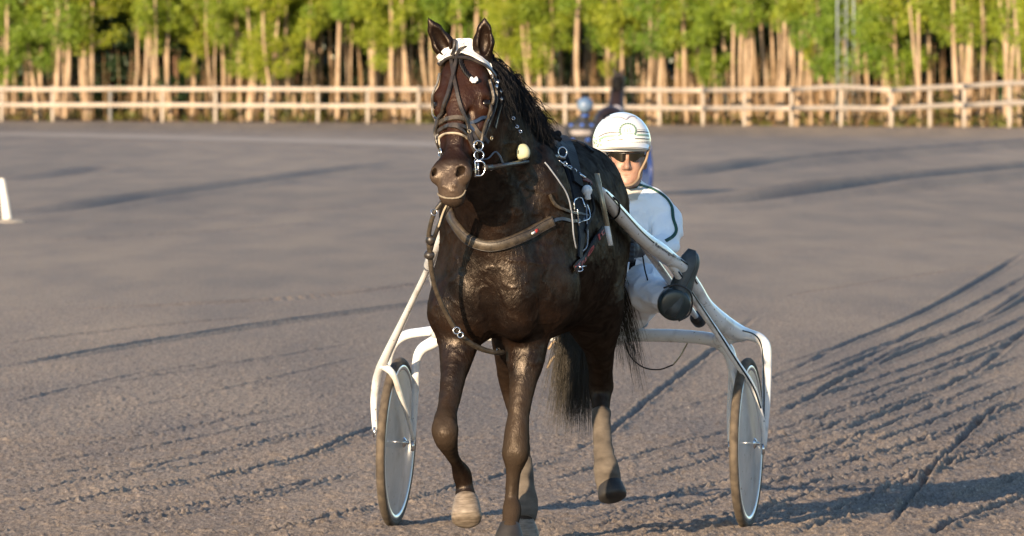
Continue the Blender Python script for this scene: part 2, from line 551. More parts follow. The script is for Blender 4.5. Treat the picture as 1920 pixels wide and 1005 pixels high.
def build_ground():
    dd = np.concatenate([np.arange(-80, 30, 10.), np.arange(30, 36.2, .8), np.arange(36.4, 43, .018), np.arange(43, 50, .028), np.arange(50, 80, .075), np.arange(80, 150, .32), 150 * (2200 / 150) ** np.linspace(0, 1, 340)])
    ci = np.linspace(-1.2, 1.2, 861)
    co = np.array([1.3, 1.5, 1.9, 2.6, 4, 7, 14, 30])
    cc = np.concatenate([-co[::-1], ci, co])
    hw = np.maximum(960 / FPX * dd, 1.9)
    X = hw[:, None] * cc[None, :]; Y = np.repeat((dd - CAM_D)[:, None], len(cc), 1)
    Z = ground_h(X, Y)
    n, m = X.shape
    v = np.stack([X, Y, Z], -1).reshape(-1, 3)
    i = (np.arange(n - 1)[:, None] * m + np.arange(m - 1)[None, :]).ravel()
    f = np.stack([i, i + 1, i + m + 1, i + m], -1)
    global TRACKM
    TRACKM = track_material()
    g = obj('ground', v, f, TRACKM)
    tag(g, 'grey brown harrowed sand racing track with wheel ruts', 'track', kind='structure')
build_ground()
# ---------------------------------------------------------------- the trotting horse
EYE = mat('horse_eye', (.005, .003, .002), .22, spec=.3)
TH = math.radians(13.5)
LAT = np.array((math.cos(TH), -math.sin(TH), 0)); BACK = np.array((math.sin(TH), math.cos(TH), 0)); UP = np.array((0, 0, 1.))
HO = np.array((-.088, -2.17, 0))
HM = np.stack([LAT, BACK, UP])
def hp(u, v, w): return HO + u * LAT + v * BACK + w * UP
def rotx(a):
    c, s = math.cos(a), math.sin(a); return np.array(((1, 0, 0), (0, c, s), (0, -s, c)))

# head frame: lateral, out of the face, down the face
POLL = P(866, 92, -2.40); NOSE = P(839, 347, -2.66)
Ht = (NOSE - POLL) / np.linalg.norm(NOSE - POLL)
HYAW = math.radians(18)
Ha = np.array((math.cos(HYAW), -math.sin(HYAW), 0)); Ha = Ha - Ht * (Ha @ Ht); Ha /= np.linalg.norm(Ha)
Hn = np.cross(Ha, Ht) ; Hn = Hn if Hn[1] < 0 else -Hn
HEADM = np.stack([Ha, Hn, Ht])
def hd(a, n, t): return POLL + Ha * a + Hn * n + Ht * t

LEGS = {
 'rf': ([P(856, 585, -1.98), P(860, 640, -2.00), P(851, 700, -2.06), P(840, 762, -2.15), P(835, 792, -2.20), P(836, 820, -2.22), P(846, 850, -2.13), P(856, 868, -2.06), P(866, 889, -1.99), P(871, 912, -1.97), P(873, 935, -1.98)],
        [.086, .064, .044, .035, .044, .045, .026, .021, .034, .030, .040]),
 'lf': ([P(990, 575, -1.88), P(988, 640, -1.93), P(982, 700, -1.98), P(974, 765, -2.03), P(969, 812, -2.05), P(967, 850, -2.06), P(963, 882, -2.05), P(960, 912, -2.04), P(959, 936, -2.04), P(960, 957, -2.06), P(957, 980, -2.10), P(955, 995, -2.12)],
        [.098, .074, .054, .039, .046, .048, .028, .022, .023, .034, .029, .034]),
 'lh': ([hp(.095, 1.25, 1.15), P(1106, 560, -1.08), P(1122, 640, -.96), P(1126, 690, -.86), P(1126, 728, -.80), P(1127, 765, -.84), P(1130, 820, -.92), P(1134, 858, -.97), P(1137, 885, -1.0), P(1141, 905, -1.02)],
        [.158, .132, .068, .047, .046, .033, .028, .030, .038, .034]),
 'rh': ([hp(-.13, 1.2, 1.15), P(985, 575, -1.35), P(957, 662, -1.26), P(957, 710, -1.16), P(966, 745, -1.12), P(976, 800, -1.17), P(982, 880, -1.27), P(986, 942, -1.34), P(984, 965, -1.38), P(984, 985, -1.40)],
        [.175, .140, .062, .047, .046, .033, .029, .037, .030, .036]),
}

def horse_field():
    F = Field()
    e = lambda u, v, w, r, k=.08, a=0: F.ell(hp(u, v, w), r, k, rotx(math.radians(a)) @ HM)
    e(0, .78, 1.165, (.266, .62, .325))
    e(0, .95, 1.10, (.258, .42, .27))
    e(0, .30, 1.16, (.225, .30, .34), .10)
    e(0, .47, 1.42, (.105, .34, .165), .12)
    e(0, 1.00, 1.40, (.20, .45, .17), .12)
    e(0, 1.25, 1.31, (.228, .36, .27), .10)
    for s in (-1, 1):
        e(s * .115, 1.33, 1.22, (.122, .25, .30), .08)
        e(s * .162, .30, 1.26, (.100, .17, .33), .07, 20)          # shoulder blade
        e(s * .165, .30, 1.02, (.105, .20, .17), .05)             # arm
        e(s * .175, .22, 1.10, (.075, .11, .13), .04)             # point of shoulder
        e(s * .085, .10, 1.03, (.100, .115, .165), .055)            # pectoral
        e(s * .080, .15, .90, (.080, .12, .085), .05)
    # neck
    nb, nt_ = hp(0, .30, 1.36), hd(.02, -.16, .10)
    nm = (nb + nt_) / 2 + np.array((.01, .02, .02))
    F.rc(nb, nm, .235, .175, .12, (LAT, 1.45))
    F.rc(nm, nt_, .175, .115, .08, (LAT, 1.35))
    F.rc(hp(0, .12, 1.18), hd(0, -.24, .28), .135, .075, .10, (LAT, 1.05))    # underside of the neck
    F.rc(hp(0, .42, 1.50), hd(.0, -.15, .0), .075, .05, .08)              # crest
    F.rc(hp(.075, .10, 1.22), hd(.05, -.22, .25), .05, .035, .05)          # long muscle each side of the windpipe
    F.rc(hp(-.075, .10, 1.22), hd(-.05, -.22, .25), .05, .035, .05)
    # head
    H = lambda a, n, t, r, k=.03, sub=False, M=HEADM: F.ell(hd(a, n, t), r, k, M, sub)
    H(0, -.095, .07, (.078, .085, .10), .05)
    H(0, -.085, .165, (.092, .078, .12), .05)
    H(0, -.16, .17, (.085, .10, .13), .05)
    F.rc(hd(0, -.062, .20), hd(0, -.048, .47), .066, .044, .05, (Ha, 1.0))
    F.rc(hd(0, -.15, .27), hd(0, -.095, .52), .075, .040, .05)
    for s in (-1, 1):
        H(s * .052, -.17, .24, (.052, .105, .145), .03)
        H(s * .078, -.066, .172, (.036, .042, .034), .025)
        H(s * .086, -.082, .215, (.030, .040, .036), .02)
        H(s * .108, -.062, .206, (.022, .026, .017), .010, True)
        F.rc(hd(s * .080, -.085, .285), hd(s * .056, -.075, .40), .014, .010, .02)
        H(s * .055, -.045, .10, (.030, .03, .06), .03)
        H(s * .050, -.030, .33, (.017, .020, .085), .02, True)     # hollow beside the nasal bone
    for s in (-1, 1): F.rc(hd(s * .070, -.040, .186), hd(s * .104, -.066, .192), .010, .008, .012)
    H(0, -.062, .520, (.051, .056, .080), .05)
    for s in (-1, 1):
        H(s * .048, -.040, .50, (.028, .034, .040), .03)
    H(0, -.056, .578, (.051, .046, .044), .03)
    H(0, -.070, .612, (.045, .040, .022), .02)
    H(0, -.108, .596, (.034, .036, .026), .02)
    for s in (-1, 1):
        H(s * .053, -.028, .524, (.031, .033, .040), .014)
        F.rc(hd(s * .026, -.010, .52), hd(s * .022, -.014, .580), .009, .007, .010)
        F.rc(hd(s * .008, -.010, .50), hd(s * .007, -.012, .575), .0065, .005, .003); F.rc(hd(s * .019, -.010, .495), hd(s * .017, -.012, .57), .006, .005, .003)
        if s > 0:
            H(.047, -.012, .523, (.018, .046, .020), .005, True); H(.036, -.010, .538, (.012, .034, .012), .005, True)
        else:
            H(-.060, -.012, .524, (.012, .040, .018), .005, True)
    # ears: shells hollowed in front
    F.e0 = len(F.p)
    for s, tip, basep in ((-1, P(802, 33, -2.38), hd(-.060, -.075, .008)), (1, P(909, 32, -2.38), hd(.060, -.085, -.004))):
        ax = (tip - basep); Ln = np.linalg.norm(ax); ax /= Ln
        out = Ha * s
        F.rc(basep - ax * .02, basep + ax * Ln * .38, .034, .042, .025, (Hn, 1.2))
        F.rc(basep + ax * Ln * .38, basep + ax * Ln * .72, .042, .027, .01, (Hn, 1.3))
        F.rc(basep + ax * Ln * .72, tip, .027, .003, .01, (Hn, 1.3))
        face = np.array((.10 * s, -1, 0)); face = face - ax * (face @ ax); face /= np.linalg.norm(face)
        sd = np.cross(ax, face)
        F.ell(basep + ax * Ln * .52 + face * .030, (.024, .027, .066), .008, np.stack([sd, face, ax]), True)
    F.e1 = len(F.p)
    # legs
    for key, (pts, rs) in LEGS.items():
        F.rc(pts[0], pts[1], rs[0], rs[1], .07)
        cc = catmull(pts[1:], 4, rs[1:])
        for i in range(len(cc) - 1):
            F.rc(cc[i][:3], cc[i + 1][:3], cc[i][3], cc[i + 1][3], .03 if i < 4 else .008)
    for key, u in (('rf', -1), ('lf', 1)):
        pts, rs = LEGS[key]
        kn = pts[5] if key == 'lf' else (pts[4] + pts[5]) / 2
        F.ell(kn + LAT * .018 - BACK * .012, (.032, .036, .042), .012, HM)
        F.ell(kn - LAT * .020 - BACK * .010, (.030, .035, .040), .012, HM)
        F.ell(kn + BACK * .035 + UP * .02, (.026, .03, .035), .02, HM)
        # forearm muscle bellies
        F.rc(pts[1] - BACK * .02 - LAT * .02, pts[3] - BACK * .018 - LAT * .010, .040, .018, .02)
        F.rc(pts[1] + LAT * .032, pts[3] + LAT * .016, .036, .017, .02)
        # tendons behind the cannon
        a, b = (pts[5], pts[8]) if key == 'rf' else (pts[5], pts[9])
        F.rc(a + BACK * .026 - UP * .03, b + BACK * .020, .011, .013, .010)
        # bony edges of the knee and the extensor tendon down the cannon
        for sx in (-1, 1):
            F.rc(kn + LAT * .022 * sx - BACK * .022 + UP * .034, kn + LAT * .018 * sx - BACK * .024 - UP * .030, .016, .013, .010)
        F.rc(pts[6] - BACK * .018, pts[8] - BACK * .014, .008, .008, .008)
        F.rc(pts[1] - BACK * .040 + LAT * .008, pts[3] - BACK * .022, .026, .014, .02)
    for key in ('lh', 'rh'):
        pts, rs = LEGS[key]
        F.rc(pts[2] + BACK * .10, pts[4] + BACK * .06 + UP * .01, .03, .026, .04)
        F.ell(pts[4] + BACK * .045, (.036, .045, .04), .03, HM)
    # links between trunk and limbs
    F.rc(hp(.155, .26, 1.0), LEGS['lf'][0][0], .12, .11, .08)
    F.rc(hp(-.155, .26, 1.0), LEGS['rf'][0][0], .12, .10, .08)
    return F
HF = horse_field()
def skin_relief(pts, d):
    """Muscle and vein relief over the whole coat."""
    z = pts[:, 2]
    a = lattice_noise(pts, 9, 21) * .0035 + lattice_noise(pts, 22, 22) * .0018
    b = 1 - np.abs(lattice_noise(pts, 13, 23) + .35 * lattice_noise(pts, 31, 24)) * 9
    return d + (a - np.clip(b, 0, 1) * .0030) * np.clip((1.75 - z) * 6, .15, 1) * np.clip((z - .35) / .5, .35, 1)
HV, HFc = HF.mesh(.006, skin_relief)
HBVH = bvh_of(HV, HFc)
_BF = Field(); _BF.p = [p for i, p in enumerate(HF.p) if not HF.e0 <= i < HF.e1 and p[1][2] > 1.5 and p[1][1] < -1.9]   # the head without its ears, for the bonnet
BBVH = bvh_of(*_BF.mesh(.008))

def coat_material():
    m, t, b = nodes_of('dark_bay_coat')
    L = t.links.new
    tc = t.nodes.new('ShaderNodeTexCoord')
    def nz(sc, det=5, dist=0, src=None):
        n = t.nodes.new('ShaderNodeTexNoise'); n.inputs['Scale'].default_value = sc; n.inputs['Detail'].default_value = det; n.inputs['Distortion'].default_value = dist
        L(src or tc.outputs['Object'], n.inputs['Vector']); return n.outputs['Fac']
    rp = t.nodes.new('ShaderNodeValToRGB')
    rp.color_ramp.elements[0].position = .35; rp.color_ramp.elements[0].color = (.0036, .0023, .0021, 1)
    rp.color_ramp.elements[1].position = .68; rp.color_ramp.elements[1].color = (.0115, .0060, .0037, 1)
    L(nz(6, 6, .8), rp.inputs[0])
    mp = t.nodes.new('ShaderNodeMapping'); mp.inputs['Scale'].default_value = (1, 1, .45); L(tc.outputs['Object'], mp.inputs[0])
    r2 = t.nodes.new('ShaderNodeValToRGB'); r2.color_ramp.elements[0].position = .4; r2.color_ramp.elements[1].position = .75
    r2.color_ramp.elements[0].color = (.85, .85, .85, 1); r2.color_ramp.elements[1].color = (1.25, 1.2, 1.1, 1)
    L(nz(60, 4, 1.5, mp.outputs[0]), r2.inputs[0])
    mx = t.nodes.new('ShaderNodeMix'); mx.data_type = 'RGBA'; mx.blend_type = 'MULTIPLY'; mx.inputs[0].default_value = 1
    L(rp.outputs[0], mx.inputs[6]); L(r2.outputs[0], mx.inputs[7]); 
    # dust on the lower legs, grey muzzle
    at = t.nodes.new('ShaderNodeAttribute'); at.attribute_name = 'zone'
    dust = t.nodes.new('ShaderNodeRGB'); dust.outputs[0].default_value = (.042, .030, .021, 1)
    muz = t.nodes.new('ShaderNodeRGB'); muz.outputs[0].default_value = (.050, .035, .026, 1)
    sep = t.nodes.new('ShaderNodeSeparateColor'); L(at.outputs['Color'], sep.inputs[0])
    def mixin(fac, a, c):
        x = t.nodes.new('ShaderNodeMix'); x.data_type = 'RGBA'; L(fac, x.inputs[0]); L(a, x.inputs[6]); L(c, x.inputs[7]); return x.outputs[2]
    c = mixin(sep.outputs[0], mx.outputs[2], dust.outputs[0]); c = mixin(sep.outputs[1], c, muz.outputs[0])
    red = t.nodes.new('ShaderNodeRGB'); red.outputs[0].default_value = (.034, .0115, .006, 1)
    c = mixin(sep.outputs[2], c, red.outputs[0])
    rr = t.nodes.new('ShaderNodeMapRange'); rr.inputs[3].default_value = .26; rr.inputs[4].default_value = .46
    L(nz(11, 5, 1.0), rr.inputs[0])
    # coat: diffuse hair with a thin, rough gloss over it
    t.nodes.remove(b)
    df = t.nodes.new('ShaderNodeBsdfDiffuse'); L(c, df.inputs['Color'])
    gl = t.nodes.new('ShaderNodeBsdfGlossy'); gl.inputs['Color'].default_value = (1, .86, .74, 1); L(rr.outputs[0], gl.inputs['Roughness'])
    gf = t.nodes.new('ShaderNodeMapRange'); gf.inputs[1].default_value = .35; gf.inputs[2].default_value = .7; gf.inputs[3].default_value = .016; gf.inputs[4].default_value = .040
    L(nz(16, 8, 1.2), gf.inputs[0])
    dm = t.nodes.new('ShaderNodeMath'); dm.operation = 'MULTIPLY_ADD'; L(sep.outputs[0], dm.inputs[0]); dm.inputs[1].default_value = -.9; dm.inputs[2].default_value = 1
    gm = t.nodes.new('ShaderNodeMath'); gm.operation = 'MULTIPLY'; L(gf.outputs[0], gm.inputs[0]); L(dm.outputs[0], gm.inputs[1])
    ms_ = t.nodes.new('ShaderNodeMixShader'); L(gm.outputs[0], ms_.inputs[0]); L(df.outputs[0], ms_.inputs[1]); L(gl.outputs[0], ms_.inputs[2])
    L(ms_.outputs[0], t.nodes['Material Output'].inputs['Surface'])
    mpb = t.nodes.new('ShaderNodeMapping'); mpb.inputs['Scale'].default_value = (1, 1, .6); L(tc.outputs['Object'], mpb.inputs[0])
    bp = t.nodes.new('ShaderNodeBump'); bp.inputs['Distance'].default_value = .0030; bp.inputs['Strength'].default_value = .8
    L(nz(62, 6, 1.6, mpb.outputs[0]), bp.inputs['Height'])
    bp2 = t.nodes.new('ShaderNodeBump'); bp2.inputs['Distance'].default_value = .0012; bp2.inputs['Strength'].default_value = .8
    mp3 = t.nodes.new('ShaderNodeMapping'); mp3.inputs['Scale'].default_value = (1, 1, .12); L(tc.outputs['Object'], mp3.inputs[0])
    L(nz(420, 3, .4, mp3.outputs[0]), bp2.inputs['Height']); L(bp.outputs[0], bp2.inputs['Normal'])
    L(bp2.outputs[0], df.inputs['Normal']); L(bp2.outputs[0], gl.inputs['Normal'])
    return m
horse = obj('horse', HV, HFc, coat_material(), origin=tuple(hp(0, .75, 0)))
tag(horse, 'dark bay trotting horse with lifted right foreleg, harnessed in front of the white sulky', 'horse')
def paint_zone():
    me = horse.data
    at = me.color_attributes.new('zone', 'FLOAT_COLOR', 'POINT')
    V = HV; n = len(V)
    ns = lattice_noise(V, 8, 31) * .5 + lattice_noise(V, 25, 32) * .3
    z = V[:, 2]
    dustf = np.clip((.52 - z) / .35 + ns * .5, 0, 1) * .75 * (V[:, 1] < -1.9)
    dustf = np.maximum(dustf, np.clip((.75 - z) / .35 + ns * .5, 0, 1) * .6)
    rfc = np.array([P(836, 820, -2.2)]) ; rr = np.linalg.norm(V - P(862, 880, -2.0), axis=1)
    dustf *= 1 - np.clip((.17 - rr) / .08, 0, 1) * .9
    q = (V - POLL); t = q @ Ht; nn = q @ Hn; a = q @ Ha
    inhead = (t > -.02) & (t < .70) & (nn > -.30) & (np.abs(a) < .16)
    muz = np.clip((t - .475) / .05 + ns * .3, 0, 1) * inhead * .9
    redf = inhead * np.clip((.24 - np.abs(t - .24)) / .12 + ns * .8, 0, 1) * .48
    redf = np.maximum(redf * (1 - muz), 0)
    col = np.zeros((n, 4), np.float32); col[:, 0] = dustf; col[:, 1] = muz; col[:, 2] = redf; col[:, 3] = 1
    at.data.foreach_set('color', col.ravel())
paint_zone()

# eyes, set in under the brow
for s, py in ((-1, 0), (1, 0)):
    v, f = [], []
    c = hd(s * .092, -.070, .206)
    n, m = 14, 10
    for i in range(m + 1):
        for j in range(n):
            ph, th_ = math.pi * i / m, 2 * math.pi * j / n
            v.append(c + .0235 * np.array((math.sin(ph) * math.cos(th_), math.sin(ph) * math.sin(th_), math.cos(ph))))
    for i in range(m):
        for j in range(n): f.append((i * n + j, i * n + (j + 1) % n, (i + 1) * n + (j + 1) % n, (i + 1) * n + j))
    obj('eye', v, f, EYE, horse)

# hooves
HORN = mat('pale_hoof_horn', (.11, .085, .062), .6, var=.25, scale=30, bump=.001, vec=(1, 1, 5), col2=(.22, .18, .14))
HORN_D = mat('dark_hoof_horn', (.016, .014, .013), .6, var=.4, scale=20, bump=.001)
def hoof(top, bot, rt, rb, m, lab=None, lifted=False):
    top = np.array(top); bot = np.array(bot); ax = bot - top; L_ = np.linalg.norm(ax)
    pr = [(-.014, rt * .72), (-.007, rt * .95), (.004, rt), (L_ * .25, rt + (rb - rt) * .42), (L_ * .55, rt + (rb - rt) * .85)]
    pr += [(L_ * .78, rb), (L_ * .90, rb * .95), (L_ * .98, rb * .78), (L_ * 1.02, rb * .5)] if lifted else [(L_ * .93, rb), (L_, rb * .985), (L_, rb * .8), (L_ * .96, rb * .75)]
    v, f = lathe_vf(pr, top, ax, 28)
    return tag(obj('hoof', v, f, m, horse), lab)
hoof(P(874, 936, -1.985), P(875, 979, -2.05), .048, .060, HORN, 'pale hoof lifted off the ground', True)
hoof(P(956, 986, -2.10), P(953, 1033, -2.14), .042, .062, HORN_D)
hoof(P(984, 978, -1.39), P(984, 1014, -1.42), .040, .058, HORN)
hoof(P(1143, 903, -1.015), P(1150, 936, -1.05), .045, .058, HORN_D, None, True)
# bandages round the hind cannons
BAND = mat('dusty_bandage', (.065, .052, .040), .92, var=.3, scale=12, bump=.004, bscale=24, vec=(1, 1, 2), col2=(.115, .095, .075))
for pts, rs, lab in (
    ([P(1127, 772, -.845), P(1128, 800, -.89), P(1130, 830, -.93), P(1133, 855, -.965), P(1136, 872, -.985), P(1139, 892, -1.005), P(1143, 912, -1.015), P(1147, 925, -1.025)], [.039, .037, .038, .042, .049, .052, .050, .042], 'sand coloured bandage caked with dust'),
    ([P(980, 862, -1.25), P(982, 890, -1.28), P(984, 915, -1.31), P(986, 942, -1.34), P(985, 962, -1.37), P(984, 976, -1.39)], [.037, .038, .041, .048, .046, .041], None)):
    v, f = tube_vf(pts, rs, 30, 10)
    v = np.array(v); nz_ = lattice_noise(v * np.array((1, 1, 3.)), 22, 44)
    ctr = np.array([pts[int(np.argmin([np.linalg.norm(q - p_) for p_ in pts]))] for q in v]); d = v - ctr; d[:, 2] = 0
    v = v + d / (np.linalg.norm(d, axis=1)[:, None] + 1e-9) * (nz_[:, None] * .0022)
    tag(obj('leg_bandage', v, f, BAND, horse), lab)

# hair
HAIR = mat('black_hair', (.004, .0035, .004), .45, var=.5, scale=40, spec=.22)
TAILM = mat('tail_hair', (.010, .008, .006), .5, var=.5, scale=5, spec=.3, col2=(.035, .029, .020))
def hair(name, strands, m, parent, w0=.0016):
    """strands: list of point arrays; each becomes a thin three-sided tapering hair lock."""
    V, F = [], []
    n0 = 0
    for pts in strands:
        pts = np.asarray(pts); k = len(pts)
        T = np.gradient(pts, axis=0); T /= np.linalg.norm(T, axis=1)[:, None] + 1e-9
        A = np.cross(T, (0.3, 1, .2)); A /= np.linalg.norm(A, axis=1)[:, None] + 1e-9; B = np.cross(T, A)
        w = (w0 * (1 - np.linspace(0, 1, k) ** 2 * .85))[:, None]
        for q in range(3):
            an = 2.094 * q; V.append(pts + (A * math.cos(an) + B * math.sin(an)) * w)
        i = np.arange(k - 1)
        for q in range(3):
            z = (q + 1) % 3
            F.append(np.stack([n0 + q * k + i, n0 + z * k + i, n0 + z * k + i + 1, n0 + q * k + i + 1], -1))
        n0 += 3 * k
    return obj(name, np.vstack(V), np.vstack(F), m, parent)

def mane():
    st = []
    crest = catmull([P(876, 84, -2.34), P(900, 98, -2.30), P(930, 120, -2.2), P(955, 152, -2.08), P(982, 196, -1.93), P(1004, 236, -1.78)], 20)
    nl = 90
    for i in range(nl):
        t = R.uniform(0, 1) ** .9; p = crest[int(t * (len(crest) - 1))]
        ln = R.uniform(.13, .26) * (1.05 - .45 * t)
        drift = R.uniform(.0, .38); wav = R.uniform(.008, .020); ph = R.uniform(0, 6.28); fr = R.uniform(1.5, 3)
        lift = R.uniform(.0, .05)
        for j in range(26):
            r = p + R.normal(0, .010, 3) + np.array((0, 0, R.uniform(-.035, -.004)))
            u = np.linspace(0, 1, 12)[:, None]
            l2 = ln * R.uniform(.75, 1.1); spr = R.normal(0, .022, 3)
            q = r + u * l2 * drift * LAT * 1.1 + np.array((0, 0, 1.)) * (lift * np.sin(u * 3.14 * .7) - l2 * u ** 1.35 * (1.05 - .3 * drift))
            q = q + LAT * (.03 + np.sin(u * fr * 3 + ph) * wav) * u ** .5 + BACK * (np.cos(u * fr * 2.4 + ph) * wav) * u + spr * u ** 1.5
            st.append(q)
    return st
hair('mane', mane(), HAIR, horse, .0019)
def tail():
    st = []
    for i in range(60):
        wisp = i < 17
        ln = R.uniform(.62, .82)
        if wisp:
            tip = P(R.uniform(1150, 1215), R.uniform(650, 745), -.42 + R.normal(0, .05)); root = P(1120, 430, -.52)
        else:
            tip = P(R.normal(1076, 16), R.uniform(700, 805), -.46 + R.normal(0, .05)); root = P(1085, 430, -.52)
        ph = R.uniform(0, 6.28)
        for j in range(14 if wisp else 75):
            r = root + R.normal(0, .016, 3); tp = tip + R.normal(0, .014 if wisp else .026, 3) + np.array((0, 0, R.uniform(-.06, .08)))
            u = np.linspace(0, 1, 14)[:, None]
            mid = (r + tp) / 2 + np.array((.01 if not wisp else .02, .10, .05))
            q = (1 - u) ** 2 * r + 2 * u * (1 - u) * mid + u * u * tp
            q = q + LAT * np.sin(u * 5 + ph + R.uniform(-.5, .5)) * .016 * u + BACK * np.cos(u * 7 + ph) * .008 * u
            st.append(q)
    return st
hair('tail', tail(), TAILM, horse, .0012)
# plaited forelock with its white bow
pl = MB()
for k_ in range(3):
    c, nn = drape([(868, 104), (865, 118), (871, 133), (881, 146), (889, 154)], HBVH, .008, 8)
    u = np.linspace(0, 1, len(c)); ph = k_ * 2.094
    side = np.cross(np.gradient(c, axis=0), nn); side /= np.linalg.norm(side, axis=1)[:, None]
    q = c + side * (np.sin(u * 26 + ph) * .0055)[:, None] + nn * (np.cos(u * 26 + ph) * .003)[:, None]
    pl.add(*tube_vf(q, .0042, 6, 2))
pl.obj('forelock_plait', HAIR, horse)
WHITE_CLOTH = mat('white_cloth', (.62, .62, .62), .8, var=.06, scale=30, bump=.001)
bw = MB(); c, nn = drape([(884, 153), (888, 153), (892, 153)], HBVH, .016, 2); bc = c[len(c) // 2]
for sgn in (-1, 1):
    bw.add(*lathe_vf([(0, .003), (.006, .008), (.013, .0105), (.016, .006)], bc, Ha * sgn - Ht * .35, 10))
    bw.add(*lathe_vf([(0, .003), (.012, .006), (.014, .002)], bc, Ha * sgn * .6 + Ht, 8))
bw.obj('white_bow', WHITE_CLOTH, horse)
# ---------------------------------------------------------------- tack
LEATHER = mat('dark_leather', (.014, .012, .011), .42, var=.35, scale=50, bump=.0008, col2=(.032, .025, .020))
DUSTY = mat('dusty_brown_leather', (.030, .023, .016), .5, var=.4, scale=40, bump=.001, col2=(.062, .048, .033))
STEEL = mat('steel', (.62, .62, .64), .22, metal=1, var=.08)
BRASSY = mat('worn_pale_metal', (.32, .28, .20), .38, metal=.6, var=.25, scale=30)
CREAM = mat('cream_fleece', (.28, .24, .18), .9, var=.1, scale=60, bump=.002)
BLACKM = mat('black_nylon', (.006, .006, .008), .7, var=.3, scale=60, bump=.0006, spec=.2)

def strap(name, pxs, w, t, m, parent, bvh=None, off=.002, sub=8):
    c, n = drape(pxs, bvh or HBVH, off, sub)
    v, f = ribbon_vf(c, n, w, t)
    return obj(name, v, f, m, parent, smooth=False)
def cord(name, pts, r, m, parent, n=8, sub=6):
    v, f = tube_vf(pts, r, n, sub); return obj(name, v, f, m, parent)
def rings(name, specs, m, parent):
    b = MB()
    for c, nrm, rad, r in specs: b.add(*ring_vf(c, nrm, rad, r))
    return b.obj(name, m, parent)

# ear bonnet: white cloth over the poll
bon = empty('ear_bonnet', tuple(hd(0, -.05, .0)))
tag(bon, 'white cloth ear bonnet on the dark horse\'s forehead, under the bridle', 'ear bonnet')
top = catmull([(815, 108), (825, 98), (842, 82), (862, 68), (884, 72), (900, 88), (914, 106), (919, 126)], 6)
bot = catmull([(817, 127), (824, 113), (840, 105), (855, 102), (877, 104), (896, 114), (911, 129), (920, 147)], 6)
rows = []; rn = []
for t in np.linspace(0, 1, 12):
    line = list(map(tuple, top * (1 - t) + bot * t)); c, n = drape(line, BBVH, .008, 1, 0); c2, n2 = drape(line, HBVH, .005, 1, 0)
    ok_ = (c[:, 1] - c2[:, 1] < .035)[:, None]; c = np.where(ok_, c2, c + np.array((0, -.012, 0))); n = np.where(ok_, n2, n)
    rows.append(c); rn.append(n)
rows = np.array(rows); rn = np.array(rn); a_, b_ = rows.shape[:2]
for _ in range(5):
    q = rows.copy(); q[1:-1] = (rows[:-2] + 2 * rows[1:-1] + rows[2:]) / 4; rows = q
    q = rows.copy(); q[:, 1:-1] = (rows[:, :-2] + 2 * rows[:, 1:-1] + rows[:, 2:]) / 4; rows = q
rows = rows + rn * .004
gi = (np.arange(a_ - 1)[:, None] * b_ + np.arange(b_ - 1)[None]).ravel()
nb_ = a_ * b_; back = rows - np.array(rn) * .006
fr = np.stack([gi, gi + 1, gi + b_ + 1, gi + b_], -1)
obj('cap', np.vstack([rows.reshape(-1, 3), back.reshape(-1, 3)]), np.vstack([fr, fr[:, ::-1] + nb_]), WHITE_CLOTH, bon)
e1, n1_ = drape([tuple(q) for q in bot], HBVH, .009, 1)
v, f = tube_vf(e1, .0045, 8, 1); obj('edge_binding', v, f, WHITE_CLOTH, bon)
e1, n1_ = drape([tuple(q + np.array((0, -3))) for q in bot], HBVH, .012, 1)
v, f = tube_vf(e1, .0018, 6, 1); obj('piping', v, f, mat('grey_piping', (.25, .27, .30), .6), bon)

br = empty('bridle', tuple(hd(0, .0, .25)))
tag(br, 'dark leather trotting bridle with crossed overcheck straps on the horse\'s face', 'bridle')
strap('browband', [(815, 128), (819, 122), (840, 115), (871, 113), (895, 121), (912, 132), (923, 145)], .013, .004, LEATHER, br, off=.016)
strap('overcheck_strap', [(849, 76), (848, 96), (848, 115), (855, 159), (865, 207), (879, 255), (888, 288), (892, 308)], .015, .005, LEATHER, br, off=.010)
strap('overcheck_strap', [(883, 76), (873, 90), (861, 107), (851, 151), (840, 191), (826, 227), (818, 263), (816, 300)], .015, .005, LEATHER, br, off=.015)
strap('noseband', [(816, 248), (822, 234), (840, 224), (862, 222), (880, 230), (893, 246), (900, 262)], .020, .006, DUSTY, br, off=.006)
strap('noseband', [(815, 262), (823, 247), (842, 236), (862, 236), (880, 245), (892, 262), (897, 280)], .017, .006, LEATHER, br, off=.004)
strap('fleece_band', [(818, 272), (824, 259), (834, 252), (848, 250), (862, 252), (876, 260), (886, 271)], .008, .004, CREAM, br, off=.003)
strap('drop_noseband', [(845, 238), (858, 240), (870, 252), (880, 268), (890, 292)], .012, .004, LEATHER, br, off=.009)
BLUEL = mat('blue_black_leather', (.012, .022, .045), .42, var=.3, scale=40, bump=.0006)
strap('cheek_strap', [(879, 233), (895, 226), (914, 217)], .014, .004, BLUEL, br, off=.008)
strap('cheek_strap', [(878, 236), (892, 246), (905, 258), (912, 266)], .016, .004, BLUEL, br, off=.008)
strap('cheek_strap', [(811, 214), (816, 218), (824, 223)], .013, .004, BLUEL, br, off=.006)
strap('cheekpiece', [(917, 140), (925, 158), (928, 180), (923, 205), (912, 234), (902, 262), (896, 284)], .012, .006, LEATHER, br, off=.007)
strap('cheekpiece', [(912, 150), (920, 185), (914, 210), (904, 240), (895, 268)], .010, .006, DUSTY, br, off=.012)
strap('cheekpiece', [(819, 135), (815, 160), (813, 210), (814, 240), (815, 270), (815, 295)], .012, .005, LEATHER, br, off=.007)
strap('throatlatch', [(922, 140), (932, 165), (936, 190), (930, 215), (924, 240)], .011, .005, LEATHER, br, off=.008)
Yb = -2.62
